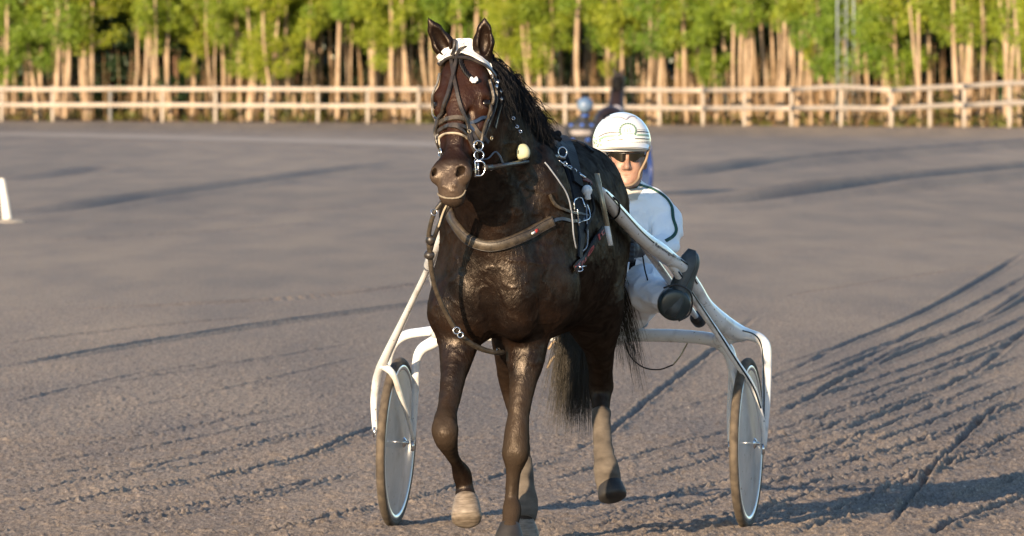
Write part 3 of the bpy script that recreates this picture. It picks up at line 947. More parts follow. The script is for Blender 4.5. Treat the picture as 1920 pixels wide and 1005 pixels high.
def plate(c, w, h, t=.004): return box_vf(c, Ha * w, Hn * t, Ht * h)
b = MB()
for (x, y) in ((927, 155), (933, 172), (925, 163), (934, 186)):
    c, n = drape([(x - 1, y), (x, y), (x + 1, y)], HBVH, .014, 1); b = MB(); b.add(*ring_vf(c[1], n[1], .008, .0022, 14, 6)); b.add(*box_vf(c[1] + n[1] * .002, Ha * .003, Ht * .009, Hn * .003)); b.obj('buckle', STEEL, br)
for (x, y) in ((915, 258), (888, 270), (890, 281), (813, 262), (815, 276), (876, 249)):
    c, n = drape([(x - 1, y), (x, y), (x + 1, y)], HBVH, .017, 1); b = MB(); b.add(*ring_vf(c[1], n[1], .007, .0018, 14, 6)); b.obj('buckle', BRASSY, br)
CH = hd(.082, -.075, .42)
yb = CH[1]
rings('bit_ring', [(P(897, 273, yb), (.25, -1, .1), .0185, .0025)], STEEL, br)
rings('bit_ring', [(P(898, 291, yb), (.25, -1, .1), .0185, .0025)], STEEL, br)
b = MB()
b.add(*tube_vf([P(889, 303, yb), P(904, 303, yb - .005), P(909, 312, yb), P(908, 322, yb), P(902, 329, yb), P(889, 329, yb)], .0032, 8, 5))
b.add(*tube_vf([P(890, 300, yb), P(891, 316, yb), P(891, 332, yb)], .0045, 8, 2))
b.add(*tube_vf([P(896, 304, yb), P(897, 328, yb)], .003, 8, 2))
b.add(*tube_vf([P(880, 318, yb + .01), P(897, 318, yb)], .005, 8, 2))
b.obj('bit', STEEL, br)
rings('bit_ring', [(hd(-.066, -.065, .41), (-1, -.3, .1), .015, .0025)], STEEL, br)
cord('curb_strap', [P(898, 300, yb), P(915, 297, yb + .04), P(928, 285, yb + .08), P(937, 292, yb + .10), P(943, 306, yb + .12)], .0035, BLUEL, br)
# tongue tie: white cloth round the lower jaw
c, n = drape([(820, 362), (828, 368), (842, 371), (858, 370), (867, 365), (872, 356)], HBVH, .003, 8)
v, f = tube_vf(c, .0030, 8, 1, flat=(Ht, 1.3), rough=.25); obj('tongue_tie', v, f, mat('damp_cloth', (.16, .135, .10), .8, var=.3, scale=60), br)
rings('poll_ring', [(hd(.0, .005, -.03), (.1, -1, .2), .010, .002)], STEEL, br)

# breast collar
bc_ = empty('breast_collar', tuple(hp(0, .02, 1.2)))
tag(bc_, 'thick padded brown leather breast collar hanging across the horse\'s chest', 'breast collar')
path = [(844, 394), (850, 408), (862, 428), (880, 448), (905, 459), (930, 460), (960, 452), (990, 438), (1015, 424), (1034, 414)]
c, n = drape(path, HBVH, .006, 8, 5)
for _ in range(3):
    q = c.copy(); q[1:-1] = (c[:-2] + 2 * c[1:-1] + c[2:]) / 4; c = q
v, f = ribbon_vf(c, n, .045, .013); obj('pad', v, f, DUSTY, bc_)
side = np.cross(np.gradient(c, axis=0), n); side /= np.linalg.norm(side, axis=1)[:, None]
for s in (-1, 1):
    v, f = tube_vf(c + side * .017 * s + n * .013, .0018, 6, 1); obj('stitched_edge', v, f, LEATHER, bc_)
b = MB(); i0 = int(len(c) * .80)
for k_, (dx, m_) in enumerate(((0, 0), (1, 0))):
    pass
v, f = ribbon_vf(c[i0:i0 + 3] + n[i0:i0 + 3] * .0135, n[i0:i0 + 3], .013, .0015); obj('red_badge', v, f, mat('red_badge', (.25, .02, .015), .5), bc_)
v, f = ribbon_vf(c[i0 - 2:i0 + 1] + n[i0 - 2:i0 + 1] * .0135, n[i0 - 2:i0 + 1], .008, .0015); obj('white_badge', v, f, WHITE_CLOTH, bc_)
strap('end_strap', [(1030, 416), (1050, 410), (1068, 414), (1084, 414), (1098, 408)], .014, .005, BLUEL, bc_, off=.006)
strap('end_strap', [(1028, 365), (1038, 384), (1060, 395), (1082, 402), (1100, 407)], .012, .005, DUSTY, bc_, off=.010)

# running martingale from the bit to the girth
mg = empty('martingale', tuple(P(820, 470, -2.45)))
tag(mg, 'worn leather martingale strap hanging from the bridle to between the forelegs', 'martingale')
ch_ = hd(0, -.13, .60)
cord('strap', [P(829, 378, -2.56), P(813, 402, -2.55), P(804, 440, -2.50), P(806, 470, -2.46), P(809, 505, -2.42), P(818, 545, -2.37), P(838, 590, -2.30), P(858, 622, -2.24), P(880, 642, -2.18), P(905, 655, -2.12), P(930, 661, -2.06), P(944, 660, -2.0)],
     [.009, .009, .009, .011, .010, .010, .010, .010, .011, .011, .010, .009], DUSTY, mg, 10)
cord('strap', [P(846, 380, -2.54), P(832, 402, -2.53), P(820, 430, -2.51), P(812, 452, -2.48), P(807, 470, -2.46)], .009, LEATHER, mg, 10)
b = MB()
for (x, y, yy, r, h) in ((807, 450, -2.49, .019, .018), (805, 478, -2.45, .021, .016)):
    c0 = P(x, y, yy)
    b.add(*lathe_vf([(-h, r * .5), (-h * .7, r * .85), (-h * .2, r), (h * .2, r), (h * .7, r * .85), (h, r * .5)], c0, (.2, -.3, 1), 16))
b.obj('rubber_stop', LEATHER, mg)
rings('buckle', [(P(856, 620, -2.27), (.2, -1, 0), .013, .003), (P(863, 628, -2.255), (.2, -1, 0), .011, .003)], STEEL, mg)
cord('white_cord', [P(840, 380, -2.55), P(831, 398, -2.55), P(822, 426, -2.53)], .004, CREAM, mg)
for q_ in ((P(840, 376, -2.61), (.3, -1, 0), .010, .0025), (P(814, 398, -2.57), (.3, -1, .4), .012, .002), (P(934, 659, -2.04), (1, -.6, 0), .013, .0025)): rings('ring', [q_], STEEL, mg)

# harness saddle, girth and fittings on the near side
hs = empty('harness_saddle', tuple(P(1040, 262, -1.7)))
tag(hs, 'black harness saddle and girth strapped over the horse\'s withers', 'harness saddle')
strap('pad', [(1012, 262), (1030, 256), (1048, 262), (1062, 285), (1072, 320), (1078, 350)], .075, .018, BLACKM, hs, off=.004)
strap('girth', [(1062, 300), (1074, 345), (1082, 390), (1086, 440), (1084, 490)], .075, .008, BLACKM, hs, off=.004)
c, n = drape([(1073, 507), (1090, 484), (1107, 458), (1126, 432)], HBVH, .012, 8)
v, f = ribbon_vf(c, n, .034, .004); obj('writing_strap', v, f, BLACKM, hs)
def text_on(txt, path, nrm, size, m, name, parent, spacing=1.0, flip=False):
    """Raised lettering laid along a line."""
    cu = bpy.data.curves.new(name, 'FONT'); cu.body = txt; cu.size = 1; cu.extrude = .03; cu.space_character = spacing
    to = bpy.data.objects.new(name, cu); SC.collection.objects.link(to)
    bpy.context.view_layer.update()
    me = bpy.data.meshes.new_from_object(to)
    co = np.empty(len(me.vertices) * 3); me.vertices.foreach_get('co', co); co = co.reshape(-1, 3)
    fc = [tuple(p.vertices) for p in me.polygons]
    bpy.data.objects.remove(to)
    path = np.asarray(path); L_ = np.concatenate([[0], np.cumsum(np.linalg.norm(np.diff(path, axis=0), axis=1))])
    w = co[:, 0].max(); u = np.clip(co[:, 0] / w, 0, 1) * L_[-1]
    c = np.stack([np.interp(u, L_, path[:, k]) for k in range(3)], -1)
    nn = np.stack([np.interp(u, L_, np.asarray(nrm)[:, k]) for k in range(3)], -1)
    T = np.gradient(path, axis=0); T = np.stack([np.interp(u, L_, T[:, k]) for k in range(3)], -1)
    S = np.cross(nn, T); S /= np.linalg.norm(S, axis=1)[:, None]
    v = c + S * ((co[:, 1] - .35) * size)[:, None] + nn * (co[:, 2] * size * .5)[:, None]
    return obj(name, v, fc, m, parent, smooth=False)
REDT = mat('red_lettering', (.35, .02, .02), .6)
text_on('True It', c + n * .005, n, .034, REDT, 'lettering', hs)
v, f = ribbon_vf(c[:2], n[:2], .02, .004)
b = MB()
b.add(*lathe_vf([(-.02, .008), (-.012, .014), (.012, .014), (.02, .008)], P(1029, 254, -1.68), (1, .2, .1), 12))
b.add(*lathe_vf([(-.02, .008), (-.012, .014), (.012, .014), (.02, .008)], P(1043, 252, -1.66), (1, -.2, .3), 12))
b.add(*tube_vf([P(1020, 262, -1.68), P(1036, 256, -1.67), P(1052, 262, -1.66)], .010, 10, 4))
b.obj('check_hook', BLACKM, hs)
def on_h(px, py, off=.012):
    c, n = drape([(px - 1, py), (px, py), (px + 1, py)], HBVH, off, 1); return c[1], n[1]
tc_, tn_ = on_h(1043, 294, .03)
rings('terret', [(tc_, (.55, -.83, .1), .020, .0028)], STEEL, hs)
b = MB(); ps = [on_h(x, y, .016)[0] for x, y in ((1042, 304), (1050, 311), (1058, 317), (1066, 323))]
b.add(*tube_vf(ps, .0025, 6, 4))
for k_, (x, y) in enumerate(((1052, 311), (1062, 318), (1071, 325), (1078, 330))): b.add(*ring_vf(on_h(x, y, .018)[0], (.5, -1, .3 + (k_ % 2)), .008, .0022, 14, 6))
b.add(*tube_vf([on_h(1080, 332, .02)[0], on_h(1088, 338, .022)[0]], .006, 8, 3))
b.obj('chain_snap', STEEL, hs)
strap('snap_tab', [(1086, 337), (1096, 340), (1104, 346)], .018, .004, mat('dark_red_webbing', (.10, .015, .012), .7), hs, off=.012)
for nm, pl_ in (('white_cord', [(1018, 306), (1030, 322), (1044, 342), (1056, 362), (1063, 384), (1067, 412), (1069, 440), (1074, 466)]),
               ('white_cord', [(1094, 386), (1094, 410), (1096, 440), (1094, 462), (1086, 471)])):
    c, n = drape(pl_, HBVH, .014, 6)
    v, f = tube_vf(c, .0030, 6, 1); obj(nm, v, f, mat('white_cord', (.20, .22, .26), .4), hs)
b = MB()
for pl_ in ([(1069, 396), (1068, 378), (1074, 374), (1084, 375), (1087, 384), (1090, 392)], [(1076, 418), (1090, 416), (1099, 410), (1097, 396), (1093, 386)], [(1074, 392), (1075, 406), (1077, 424)]):
    c, n = drape(pl_, HBVH, .018, 5); b.add(*tube_vf(c, .0028, 6, 1))
b.obj('wire_buckle', STEEL, hs); b = MB(); b.add(*ring_vf(on_h(1078, 506, .016)[0], (.3, -1, 1.2), .015, .0025)); b.add(*tube_vf([on_h(1082, 502, .02)[0], on_h(1089, 497, .02)[0]], .003, 6, 2))
b.obj('wire_buckle', STEEL, hs)
strap('shaft_strap', [(1100, 345), (1104, 370), (1108, 395), (1100, 415), (1092, 435)], .014, .005, BLACKM, hs, off=.012)
strap('crupper_strap', [(1050, 262), (1070, 262), (1095, 272), (1110, 285)], .02, .005, BLACKM, hs, off=.003)

# foam ball on the neck
fb = empty('foam_ball', tuple(P(979, 284, -2.2)))
tag(fb, 'round cream foam ball hanging beside the horse\'s neck under the mane', 'ball')
c0, n0 = on_h(979, 284, .02)
fv, ff = lathe_vf([(-.034, .004), (-.033, .014), (-.027, .024), (-.014, .0305), (0, .0325), (.014, .0305), (.027, .024), (.033, .014), (.028, .006), (.015, .005)], c0 - LAT * .018 + n0 * .006, (.25, -.2, -1), 20)
fv = np.array(fv); fv = (fv - fv.mean(0)) * .9 + fv.mean(0)
obj('ball', fv, ff, mat('cream_foam', (.40, .40, .26), .8, var=.08, scale=40, bump=.0006), fb)
cord('cord', [on_h(952, 215, .012)[0], on_h(962, 238, .015)[0], on_h(970, 258, .018)[0], c0 + n0 * .01 + np.array((0, 0, .032))], .0025, BLACKM, fb)
b = MB()
for x, y in ((955, 222), (962, 238), (968, 246)):
    b.add(*ring_vf(on_h(x, y, .018)[0], (.3, -1, .5), .006, .002, 12, 6))
b.obj('clip', STEEL, fb)

# reins
rein = empty('rein', tuple(P(980, 305, -2.3)))
tag(rein, 'brown leather rein running from the bit ring past the saddle to the driver', 'rein')
cord('hand_rein', [P(908, 314, yb), P(920, 314, yb + .08), P(950, 309, -2.38), P(990, 303, -2.12), P(1030, 297, tc_[1] - .12), P(1044, 294, tc_[1]), P(1062, 299, -1.45), P(1100, 311, -1.1), P(1150, 326, -.8), P(1166, 350, -.7), P(1172, 400, -.55), P(1184, 452, -.34)],
     [.008, .0095, .0095, .0095, .009, .008, .008, .008, .008, .007, .006, .006], LEATHER, rein, 10)
cord('loop', [P(910, 314, yb), P(922, 314, yb + .09)], .011, LEATHER, rein, 10)
rings('keeper', [(P(921, 314, yb + .085), (1, .6, 0), .0105, .0025)], STEEL, rein)
# ---------------------------------------------------------------- the sulky
WPAINT = mat('white_gloss_paint', (.60, .61, .62), .18, var=.05, scale=7, coat=.4, bump=.0003, bscale=40)
def spatter(m, sc, lo, hi, c):
    t = m.node_tree; b = t.nodes['Principled BSDF']; src = b.inputs['Base Color'].links[0].from_socket
    tc = t.nodes.new('ShaderNodeTexCoord'); n = t.nodes.new('ShaderNodeTexNoise'); n.inputs['Scale'].default_value = sc; n.inputs['Detail'].default_value = 3; t.links.new(tc.outputs['Object'], n.inputs['Vector'])
    r = t.nodes.new('ShaderNodeValToRGB'); r.color_ramp.elements[0].position = lo; r.color_ramp.elements[1].position = hi; t.links.new(n.outputs['Fac'], r.inputs[0])
    x = t.nodes.new('ShaderNodeMix'); x.data_type = 'RGBA'; x.inputs[7].default_value = (*c, 1); t.links.new(r.outputs[0], x.inputs[0]); t.links.new(src, x.inputs[6]); t.links.new(x.outputs[2], b.inputs['Base Color'])
spatter(WPAINT, 75, .66, .72, (.12, .09, .065))
spatter(WPAINT, 9, .58, .85, (.20, .16, .12))
BLACKP = mat('black_stripe_paint', (.012, .02, .03), .2, var=.2)
SH = math.radians(10.5)
AX = np.array((math.cos(SH), -math.sin(SH), 0)); SF = np.array((-math.sin(SH), -math.cos(SH), 0))
sk = empty('sulky', tuple(P(1071, 985, 0)))
tag(sk, 'white two-wheeled racing sulky with disc wheels behind the dark horse', 'sulky')
TUBES = []
def stube(name, pts, rs, n=16, sub=8, m=None, flat=None):
    v, f = tube_vf(pts, rs, n, sub, flat); TUBES.append((v, f))
    return obj(name, v, f, m or WPAINT, sk)
stube('shaft', [P(1128, 356, -1.50), P(1140, 374, -1.38), P(1160, 400, -1.22), P(1200, 442, -1.0), P(1238, 472, -.82), P(1262, 490, -.70)], [.012, .026, .030, .031, .035, .030])
stube('outer_arch', [P(1250, 483, -.76), P(1278, 500, -.66), P(1303, 535, -.54), P(1322, 572, -.42), P(1350, 603, -.30), P(1380, 622, -.20), P(1405, 628, -.15), P(1426, 637, -.12), P(1437, 660, -.12), P(1437, 740, -.12), P(1434, 800, -.12), P(1432, 838, -.13)],
      [.030, .026, .025, .032, .040, .036, .024, .023, .021, .019, .015, .012], 18)
stube('gusset', [P(1345, 640, -.14), P(1372, 628, -.18), P(1396, 632, -.16)], [.03, .036, .02])
stube('lower_strut', [P(1256, 492, -.73), P(1300, 560, -.56), P(1345, 625, -.42), P(1378, 676, -.35), P(1412, 728, -.26), P(1428, 785, -.17), P(1434, 838, -.13)], [.018, .014, .014, .014, .013, .012, .010])
stube('inner_fork', [P(1350, 642, -.13), P(1366, 660, -.13), P(1374, 690, -.13), P(1371, 720, -.125), P(1367, 770, -.12), P(1368, 832, -.12)], [.030, .026, .021, .013, .010, .009])
stube('inner_fork', [P(1372, 690, -.13), P(1379, 730, -.17), P(1376, 780, -.15), P(1371, 835, -.12)], [.012, .008, .0075, .009])
stube('crossbar', [P(822, 628, .11), P(960, 629, .05), P(1100, 629, 0), P(1240, 629, -.06), P(1320, 634, -.10), P(1362, 646, -.13)], [.024, .024, .025, .027, .027, .030], 18)
stube('seat_strut', [P(1204, 456, -.84), P(1232, 495, -.66), P(1256, 528, -.5), P(1286, 568, -.3), P(1312, 603, -.15)], [.016, .015, .014, .012, .012])
stube('shaft', [P(850, 395, -1.45), P(835, 430, -1.3), P(815, 470, -1.1), P(804, 500, -.92)], [.014, .024, .024, .022])
stube('outer_arch', [P(804, 498, -.92), P(795, 520, -.80), P(762, 588, -.48), P(722, 672, -.12), P(708, 705, .03), P(702, 740, .10), P(701, 770, .12), P(703, 806, .13)], [.013, .0125, .0135, .019, .018, .016, .013, .011])
stube('lower_strut', [P(716, 684, -.08), P(735, 700, -.08), P(748, 735, -.06), P(764, 780, .04), P(775, 822, .12)], [.018, .014, .012, .010, .009])
stube('inner_upright', [P(804, 500, -.90), P(812, 525, -.65), P(822, 560, -.38), P(824, 595, -.08), P(818, 625, .10)], [.017, .016, .017, .020, .026])
stube('rear_arch', [P(830, 618, .11), P(795, 622, .12), P(762, 628, .13), P(742, 642, .14), P(732, 664, .16), P(730, 690, .20)], [.022, .019, .020, .019, .016, .013])
stube('inner_fork', [P(836, 628, .10), P(812, 642, .11), P(790, 656, .12), P(780, 682, .13), P(779, 730, .13), P(776, 790, .13), P(774, 832, .13)], [.026, .026, .022, .017, .015, .013, .010], 18)
# black pin-stripes: thin inlaid bands proud of the paint
def stripe(pts, bv, w=.006, off=.0):
    c, n = drape(pts, bv, .0012, 8, 2); return ribbon_vf(c, n, w, .0012)
av, af = [], []
for v, f in TUBES:
    n = len(av); av.extend(v); af.extend([tuple(i + n for i in q) for q in f])
def tris(fs):
    return [t for q in fs for t in (((q[0], q[1], q[2]), (q[0], q[2], q[3])) if len(q) == 4 else (q,))]
SBVH = BVHTree.FromPolygons([tuple(map(float, q)) for q in av], af)
b = MB()
b.add(*stripe([(1137, 360), (1160, 386), (1200, 431), (1226, 455)], SBVH))
b.add(*stripe([(1276, 487), (1292, 499), (1308, 516), (1320, 540)], SBVH, .007))
b.add(*stripe([(1272, 509), (1300, 552), (1345, 620), (1378, 672), (1412, 725), (1426, 765)], SBVH, .007))
b.add(*stripe([(1392, 620), (1412, 626), (1425, 640), (1431, 668), (1433, 740), (1432, 790)], SBVH, .006))
b.obj('pinstripe', BLACKP, sk)
c, n = drape([(1228, 457), (1240, 465), (1256, 475), (1276, 488)], SBVH, .002, 6, 3)
text_on('Remmingodenen', c, n, .020, BLACKP, 'lettering', sk)
# shaft-end fittings
b = MB(); b.add(*box_vf(P(1131, 386, -1.52), (P(1134, 386, -1.52) - P(1129.5, 386, -1.52)), SF * .004, (P(1143, 452, -1.5) - P(1119, 330, -1.54)) / 2))
b.obj('shaft_blade', BRASSY, sk)
b = MB(); b.add(*box_vf(P(1141.5, 442, -1.535), (P(1144, 442, -1.52) - P(1140, 442, -1.52)) * 1.1, SF * .004, (P(1144.5, 460, -1.5) - P(1137, 424, -1.5)) / 2)); b.obj('blade_tip', WPAINT, sk)
c0, n0 = on_h(1088, 362, .03)
b = MB(); b.add(*lathe_vf([(-.022, .003), (-.019, .012), (-.010, .019), (0, .022), (.012, .018), (.020, .012), (.034, .0135), (.038, .008)], c0, (.1, -.1, -1), 22)); b.obj('end_cap', WPAINT, sk)
cord('strap_loop', [P(1150, 370, -1.40), P(1160, 380, -1.36), P(1161, 398, -1.30), P(1152, 410, -1.26), P(1142, 408, -1.28)], .004, BLACKM, sk)
# damper and hidden seat hardware
a0, a1 = P(1300, 588, -.20), P(1320, 613, -.10)
b = MB(); b.add(*lathe_vf([(0, .014), (.006, .027), (.016, .030), (.050, .030), (.060, .024), (.064, .012)], P(1304, 592, -.19), a1 - a0, 24)); b.obj('damper', mat('black_rubber', (.012, .014, .018), .45, var=.3), sk)
v, f = ribbon_vf([P(1188, 480, -.30), P(1185, 500, -.26), P(1181, 530, -.22), P(1175, 560, -.18), P(1172, 600, -.1)], [(0, -1, 0)] * 5, .024, .003); obj('seat_strap', v, f, BLACKM, sk)
cord('cable', [P(1172, 642, -.03), P(1182, 668, -.02), P(1205, 688, -.02), P(1235, 693, -.02), P(1262, 684, -.04)], .003, BLACKM, sk)
cord('cable_end', [P(1262, 684, -.04), P(1275, 668, -.05), P(1284, 652, -.06), P(1289, 643, -.07)], .0035, BRASSY, sk)
cord('cable', [P(1183, 535, -.4), P(1196, 543, -.42), P(1212, 545, -.45), P(1215, 530, -.5), P(1209, 505, -.55), P(1205, 480, -.6)], .003, BLACKM, sk)
cord('crupper_cord', [P(1028, 655, -.02), P(1040, 640, -.02), P(1050, 650, -.03), P(1046, 665, -.03), P(1036, 672, -.03), P(1026, 690, -.03)], .005, mat('tan_cord', (.22, .16, .10), .7), sk)
sf = Field()
sf.rc(P(1110, 606, .05), P(1202, 604, .02), .032, .032, .02, ((0, 0, 1), 1.2)); sf.rc(P(1110, 606, .25), P(1195, 606, .22), .035, .035, .06)
v, f = sf.mesh(.009); obj('seat', v, f, mat('pale_blue_vinyl', (.25, .34, .42), .4, var=.1), sk)
stube('seat_post', [P(1160, 640, .0), P(1158, 612, .04)], [.02, .02])

TYRE = mat('dusty_tyre', (.055, .042, .030), .85, var=.3, scale=30, bump=.0008, col2=(.10, .078, .055))
RIMM = mat('silver_rim', (.55, .57, .60), .3, metal=.7, var=.1, scale=10)
def disc_mat():
    m, t, b = nodes_of('translucent_disc')
    tc = t.nodes.new('ShaderNodeTexCoord'); n = t.nodes.new('ShaderNodeTexNoise'); n.inputs['Scale'].default_value = 5; n.inputs['Detail'].default_value = 6
    t.links.new(tc.outputs['Object'], n.inputs['Vector'])
    r = t.nodes.new('ShaderNodeValToRGB'); r.color_ramp.elements[0].position = .35; r.color_ramp.elements[1].position = .7
    r.color_ramp.elements[0].color = (.45, .445, .435, 1); r.color_ramp.elements[1].color = (.62, .615, .60, 1)
    t.links.new(n.outputs['Fac'], r.inputs[0]); t.links.new(r.outputs[0], b.inputs['Base Color'])
    b.inputs['Roughness'].default_value = .22
    b.inputs['Alpha'].default_value = .80
    return m
DISC = disc_mat(); spatter(DISC, 4, .5, .8, (.22, .20, .18)); spatter(DISC, 60, .68, .74, (.15, .12, .09))
def wheel(c, camber, lab):
    zt = np.array((0, 0, 1.)) * math.cos(camber) + AX * math.sin(camber)
    ax = np.cross(SF, zt); ax = ax if ax @ AX > 0 else -ax
    w = empty('wheel', (0, 0, 0)); w.parent = sk; w.location = Vector(c) - sk.location; tag(w, lab)
    Rw, rt = .350, .0185
    prof = [(rt * math.cos(a), Rw - rt + rt * math.sin(a)) for a in np.linspace(-2.6, 5.75 - 2.6 - .1 + .5, 18)]
    prof = [(rt * math.cos(a), Rw - rt + 1.0 * rt * math.sin(a)) for a in np.linspace(0, 2 * math.pi, 19)]
    v, f = lathe_vf(prof, c, ax, 96); obj('tyre', v, f[:-2], TYRE, w)
    v, f = lathe_vf([(-.015, Rw - .031), (-.017, Rw - .034), (-.0165, Rw - .050), (-.010, Rw - .052), (.010, Rw - .052), (.0165, Rw - .050), (.017, Rw - .034), (.015, Rw - .031)], c, ax, 96); obj('rim', v, f[:-2], RIMM, w)
    for s in (-1, 1):
        v, f = lathe_vf([(s * .014, Rw - .051), (s * .016, Rw - .075), (s * .022, .18), (s * .030, .05), (s * .032, .024)], c, ax, 64)
        obj('disc_cover', v, f[:-2], DISC, w)
    v, f = lathe_vf([(-.055, .003), (-.054, .007), (-.042, .007), (-.041, .014), (-.033, .022), (.033, .022), (.041, .014), (.042, .007), (.054, .007), (.055, .003)], c, ax, 16); obj('hub', v, f, STEEL, w)
    for s in (-1, 1):
        pass
    return w
wheel(P(743, 829, .13), math.radians(2.6), 'disc wheel beside the lifted foreleg')
wheel(P(1400, 831, -.13), math.radians(.6), 'disc wheel beside the lifted hind leg')
for c in (P(1431, 842, -.13), P(1369, 838, -.12), P(774, 836, .13), P(703, 810, .13)):
    b = MB(); b.add(*box_vf(c, AX * .005, SF * .014, UP * .022)); b.obj('axle_plate', STEEL, sk)
# ---------------------------------------------------------------- the driver
SKIN = mat('skin', (.26, .148, .105), .5, var=.22, scale=22, bump=.0012, bscale=70)
b_ = SKIN.node_tree.nodes['Principled BSDF']; b_.inputs['Subsurface Weight'].default_value = .12; b_.inputs['Subsurface Radius'].default_value = (.02, .008, .004); b_.inputs['Subsurface Scale'].default_value = .5
JACKET = mat('white_racing_jacket', (.76, .79, .82), .75, var=.04, scale=9, bump=.014, bscale=11)
TROUS = mat('white_racing_trousers', (.68, .70, .74), .75, var=.08, scale=9, bump=.014, bscale=11, col2=(.76, .78, .81))
FY = -.02
HYd = math.radians(-2)
def fpt(px, py, y): return P(px, py, y)
FM = np.eye(3)
Bf = Field()
hc = P(1175, 300, .05)
e = lambda dx, dy, dz, r, k=.015, sub=False: Bf.ell(hc + np.array((dx, dy, dz)), r, k, None, sub)
e(0, .02, .055, (.077, .095, .085))
e(0, -.015, -.010, (.069, .078, .085), .03)
e(0, -.035, -.075, (.050, .052, .042), .04)       # jaw
e(0, -.075, -.094, (.024, .020, .018), .02)      # chin
e(.033, -.068, -.030, (.022, .018, .022), .02); e(-.033, -.068, -.030, (.022, .018, .022), .02)   # cheekbones
e(.034, -.058, -.062, (.016, .016, .024), .02); e(-.034, -.058, -.062, (.016, .016, .024), .02)
e(0, -.088, .022, (.036, .012, .012), .02)       # brow
Bf.rc(hc + np.array((0, -.090, .012)), hc + np.array((0, -.112, -.028)), .009, .012, .012)
e(.011, -.098, -.032, (.009, .010, .008), .008); e(-.011, -.098, -.032, (.009, .010, .008), .008)
Bf.rc(hc + np.array((-.020, -.083, -.060)), hc + np.array((.020, -.083, -.060)), .0045, .0045, .006)
Bf.rc(hc + np.array((-.017, -.083, -.069)), hc + np.array((.017, -.083, -.069)), .0050, .0050, .006)
e(0, -.094, -.0645, (.020, .006, .0012), .003, True)
for s in (-1, 1):
    e(s * .028, -.092, .004, (.016, .010, .009), .008, True)
    e(s * .028, -.074, .004, (.013, .012, .009), .004)
    e(s * .076, .010, -.010, (.010, .018, .030), .01)
Bf.rc(hc + np.array((0, .01, -.06)), P(1168, 385, .12), .055, .062, .03)
# trunk and limbs under the clothes
pel = P(1128, 588, .14); che = P(1168, 440, .12)
Bf.rc(pel, che, .10, .12, .06, ((0, 1, 0), 1.2)); Bf.rc(P(1120, 392, .12), P(1228, 388, .10), .055, .055, .05)
DR = {}
def armleg(key, pts, rs):
    DR[key] = (pts, rs)
    for i in range(len(pts) - 1): Bf.rc(pts[i], pts[i + 1], rs[i] * .75, rs[i + 1] * .75, .02)
armleg('la', [P(1236, 394, .09), P(1253, 425, .04), P(1249, 458, -.02), P(1222, 472, -.14), P(1196, 468, -.30)], [.066, .060, .055, .050, .038])
armleg('ra', [P(1112, 394, .12), P(1092, 440, .05), P(1100, 475, -.08), P(1125, 478, -.20), P(1148, 470, -.32)], [.066, .058, .052, .048, .038])
armleg('ll', [P(1160, 590, .10), P(1188, 566, -.12), P(1208, 540, -.34), P(1218, 552, -.46), P(1242, 566, -.60)], [.098, .096, .088, .074, .050])
armleg('rl', [P(1098, 590, .14), P(1062, 566, -.08), P(1030, 545, -.30), P(1010, 556, -.42), P(985, 568, -.52)], [.098, .094, .084, .07, .050])
# hands round the reins: palm, four curled fingers and a thumb each
for (wr, sgn) in ((P(1190, 466, -.34), 1), (P(1152, 470, -.36), -1)):
    palm = wr + np.array((-.02 * sgn, -.045, -.002))
    Bf.rc(wr, palm, .024, .030, .015, ((0, 0, 1), .9))
    for k_ in range(4):
        a = palm + np.array((-.012 * sgn, -.012, .028 - .019 * k_)); r = [.0092, .0098, .0092, .008][k_]
        m1 = a + np.array((-.018 * sgn, -.030, -.002)); m2 = m1 + np.array((-.022 * sgn + .0 , .004, -.004)); m3 = m2 + np.array((.004 * sgn, .022, 0))
        Bf.chain([a, m1, m2, m3], [r, r, r * .95, r * .85], .004)
    a = palm + np.array((.012 * sgn, -.01, .030)); Bf.chain([a, a + np.array((-.014 * sgn, -.022, .012)), a + np.array((-.034 * sgn, -.036, .008))], [.012, .0105, .009], .006)
v, f = Bf.mesh(.0055)
drv = obj('person', v, f, SKIN, origin=tuple(P(1128, 600, .1)))
tag(drv, 'driver in white jacket, white helmet and dark sunglasses seated low on the sulky', 'person')

def wrinkle(amp, fr, seed, axis=(1, 1, 1)):
    def g(p, d):
        q = p * np.array(axis)
        a = lattice_noise(q, fr, seed) + .5 * lattice_noise(q, fr * 2.3, seed + 1)
        r = 1 - np.abs(lattice_noise(q, fr * .8, seed + 2)) * 4
        return d - amp * (a + np.clip(r, 0, 1) * .8)
    return g
J = Field()
J.rc(P(1146, 545, .14), P(1160, 470, .13), .150, .155, .06, ((0, 1, 0), 1.35))
J.rc(P(1160, 470, .13), P(1176, 405, .12), .155, .140, .06, ((0, 1, 0), 1.35))
J.rc(P(1124, 398, .12), P(1228, 392, .10), .070, .070, .06)
J.rc(P(1178, 392, .11), P(1182, 356, .08), .075, .058, .03)
for key in ('la', 'ra'):
    pts, rs = DR[key]
    for i in range(len(pts) - 1): J.rc(pts[i], pts[i + 1], rs[i] * .92, rs[i + 1] * .92, .02)
v, f = J.mesh(.008, wrinkle(.0120, 12, 61, (1, 1, 1.1)))
JV, JF = v, f; jk = tag(obj('jacket', v, f, JACKET, drv), 'white jacket with green piping')
JB = bvh_of(v, f)
GREEN = mat('dark_green_piping', (.004, .045, .030), .6, var=.2)
c, n = drape([(1196, 346), (1208, 350), (1224, 355), (1246, 369), (1259, 387), (1262, 410), (1268, 430), (1262, 443), (1248, 452)], JB, .002, 8, 3)
v, f = ribbon_vf(c, n, .014, .003); obj('piping', v, f, GREEN, jk)
c, n = drape([(1200, 340), (1193, 352), (1182, 363), (1172, 369)], JB, .002, 6, 3)
v, f = ribbon_vf(c, n, .008, .003); obj('piping', v, f, GREEN, jk)
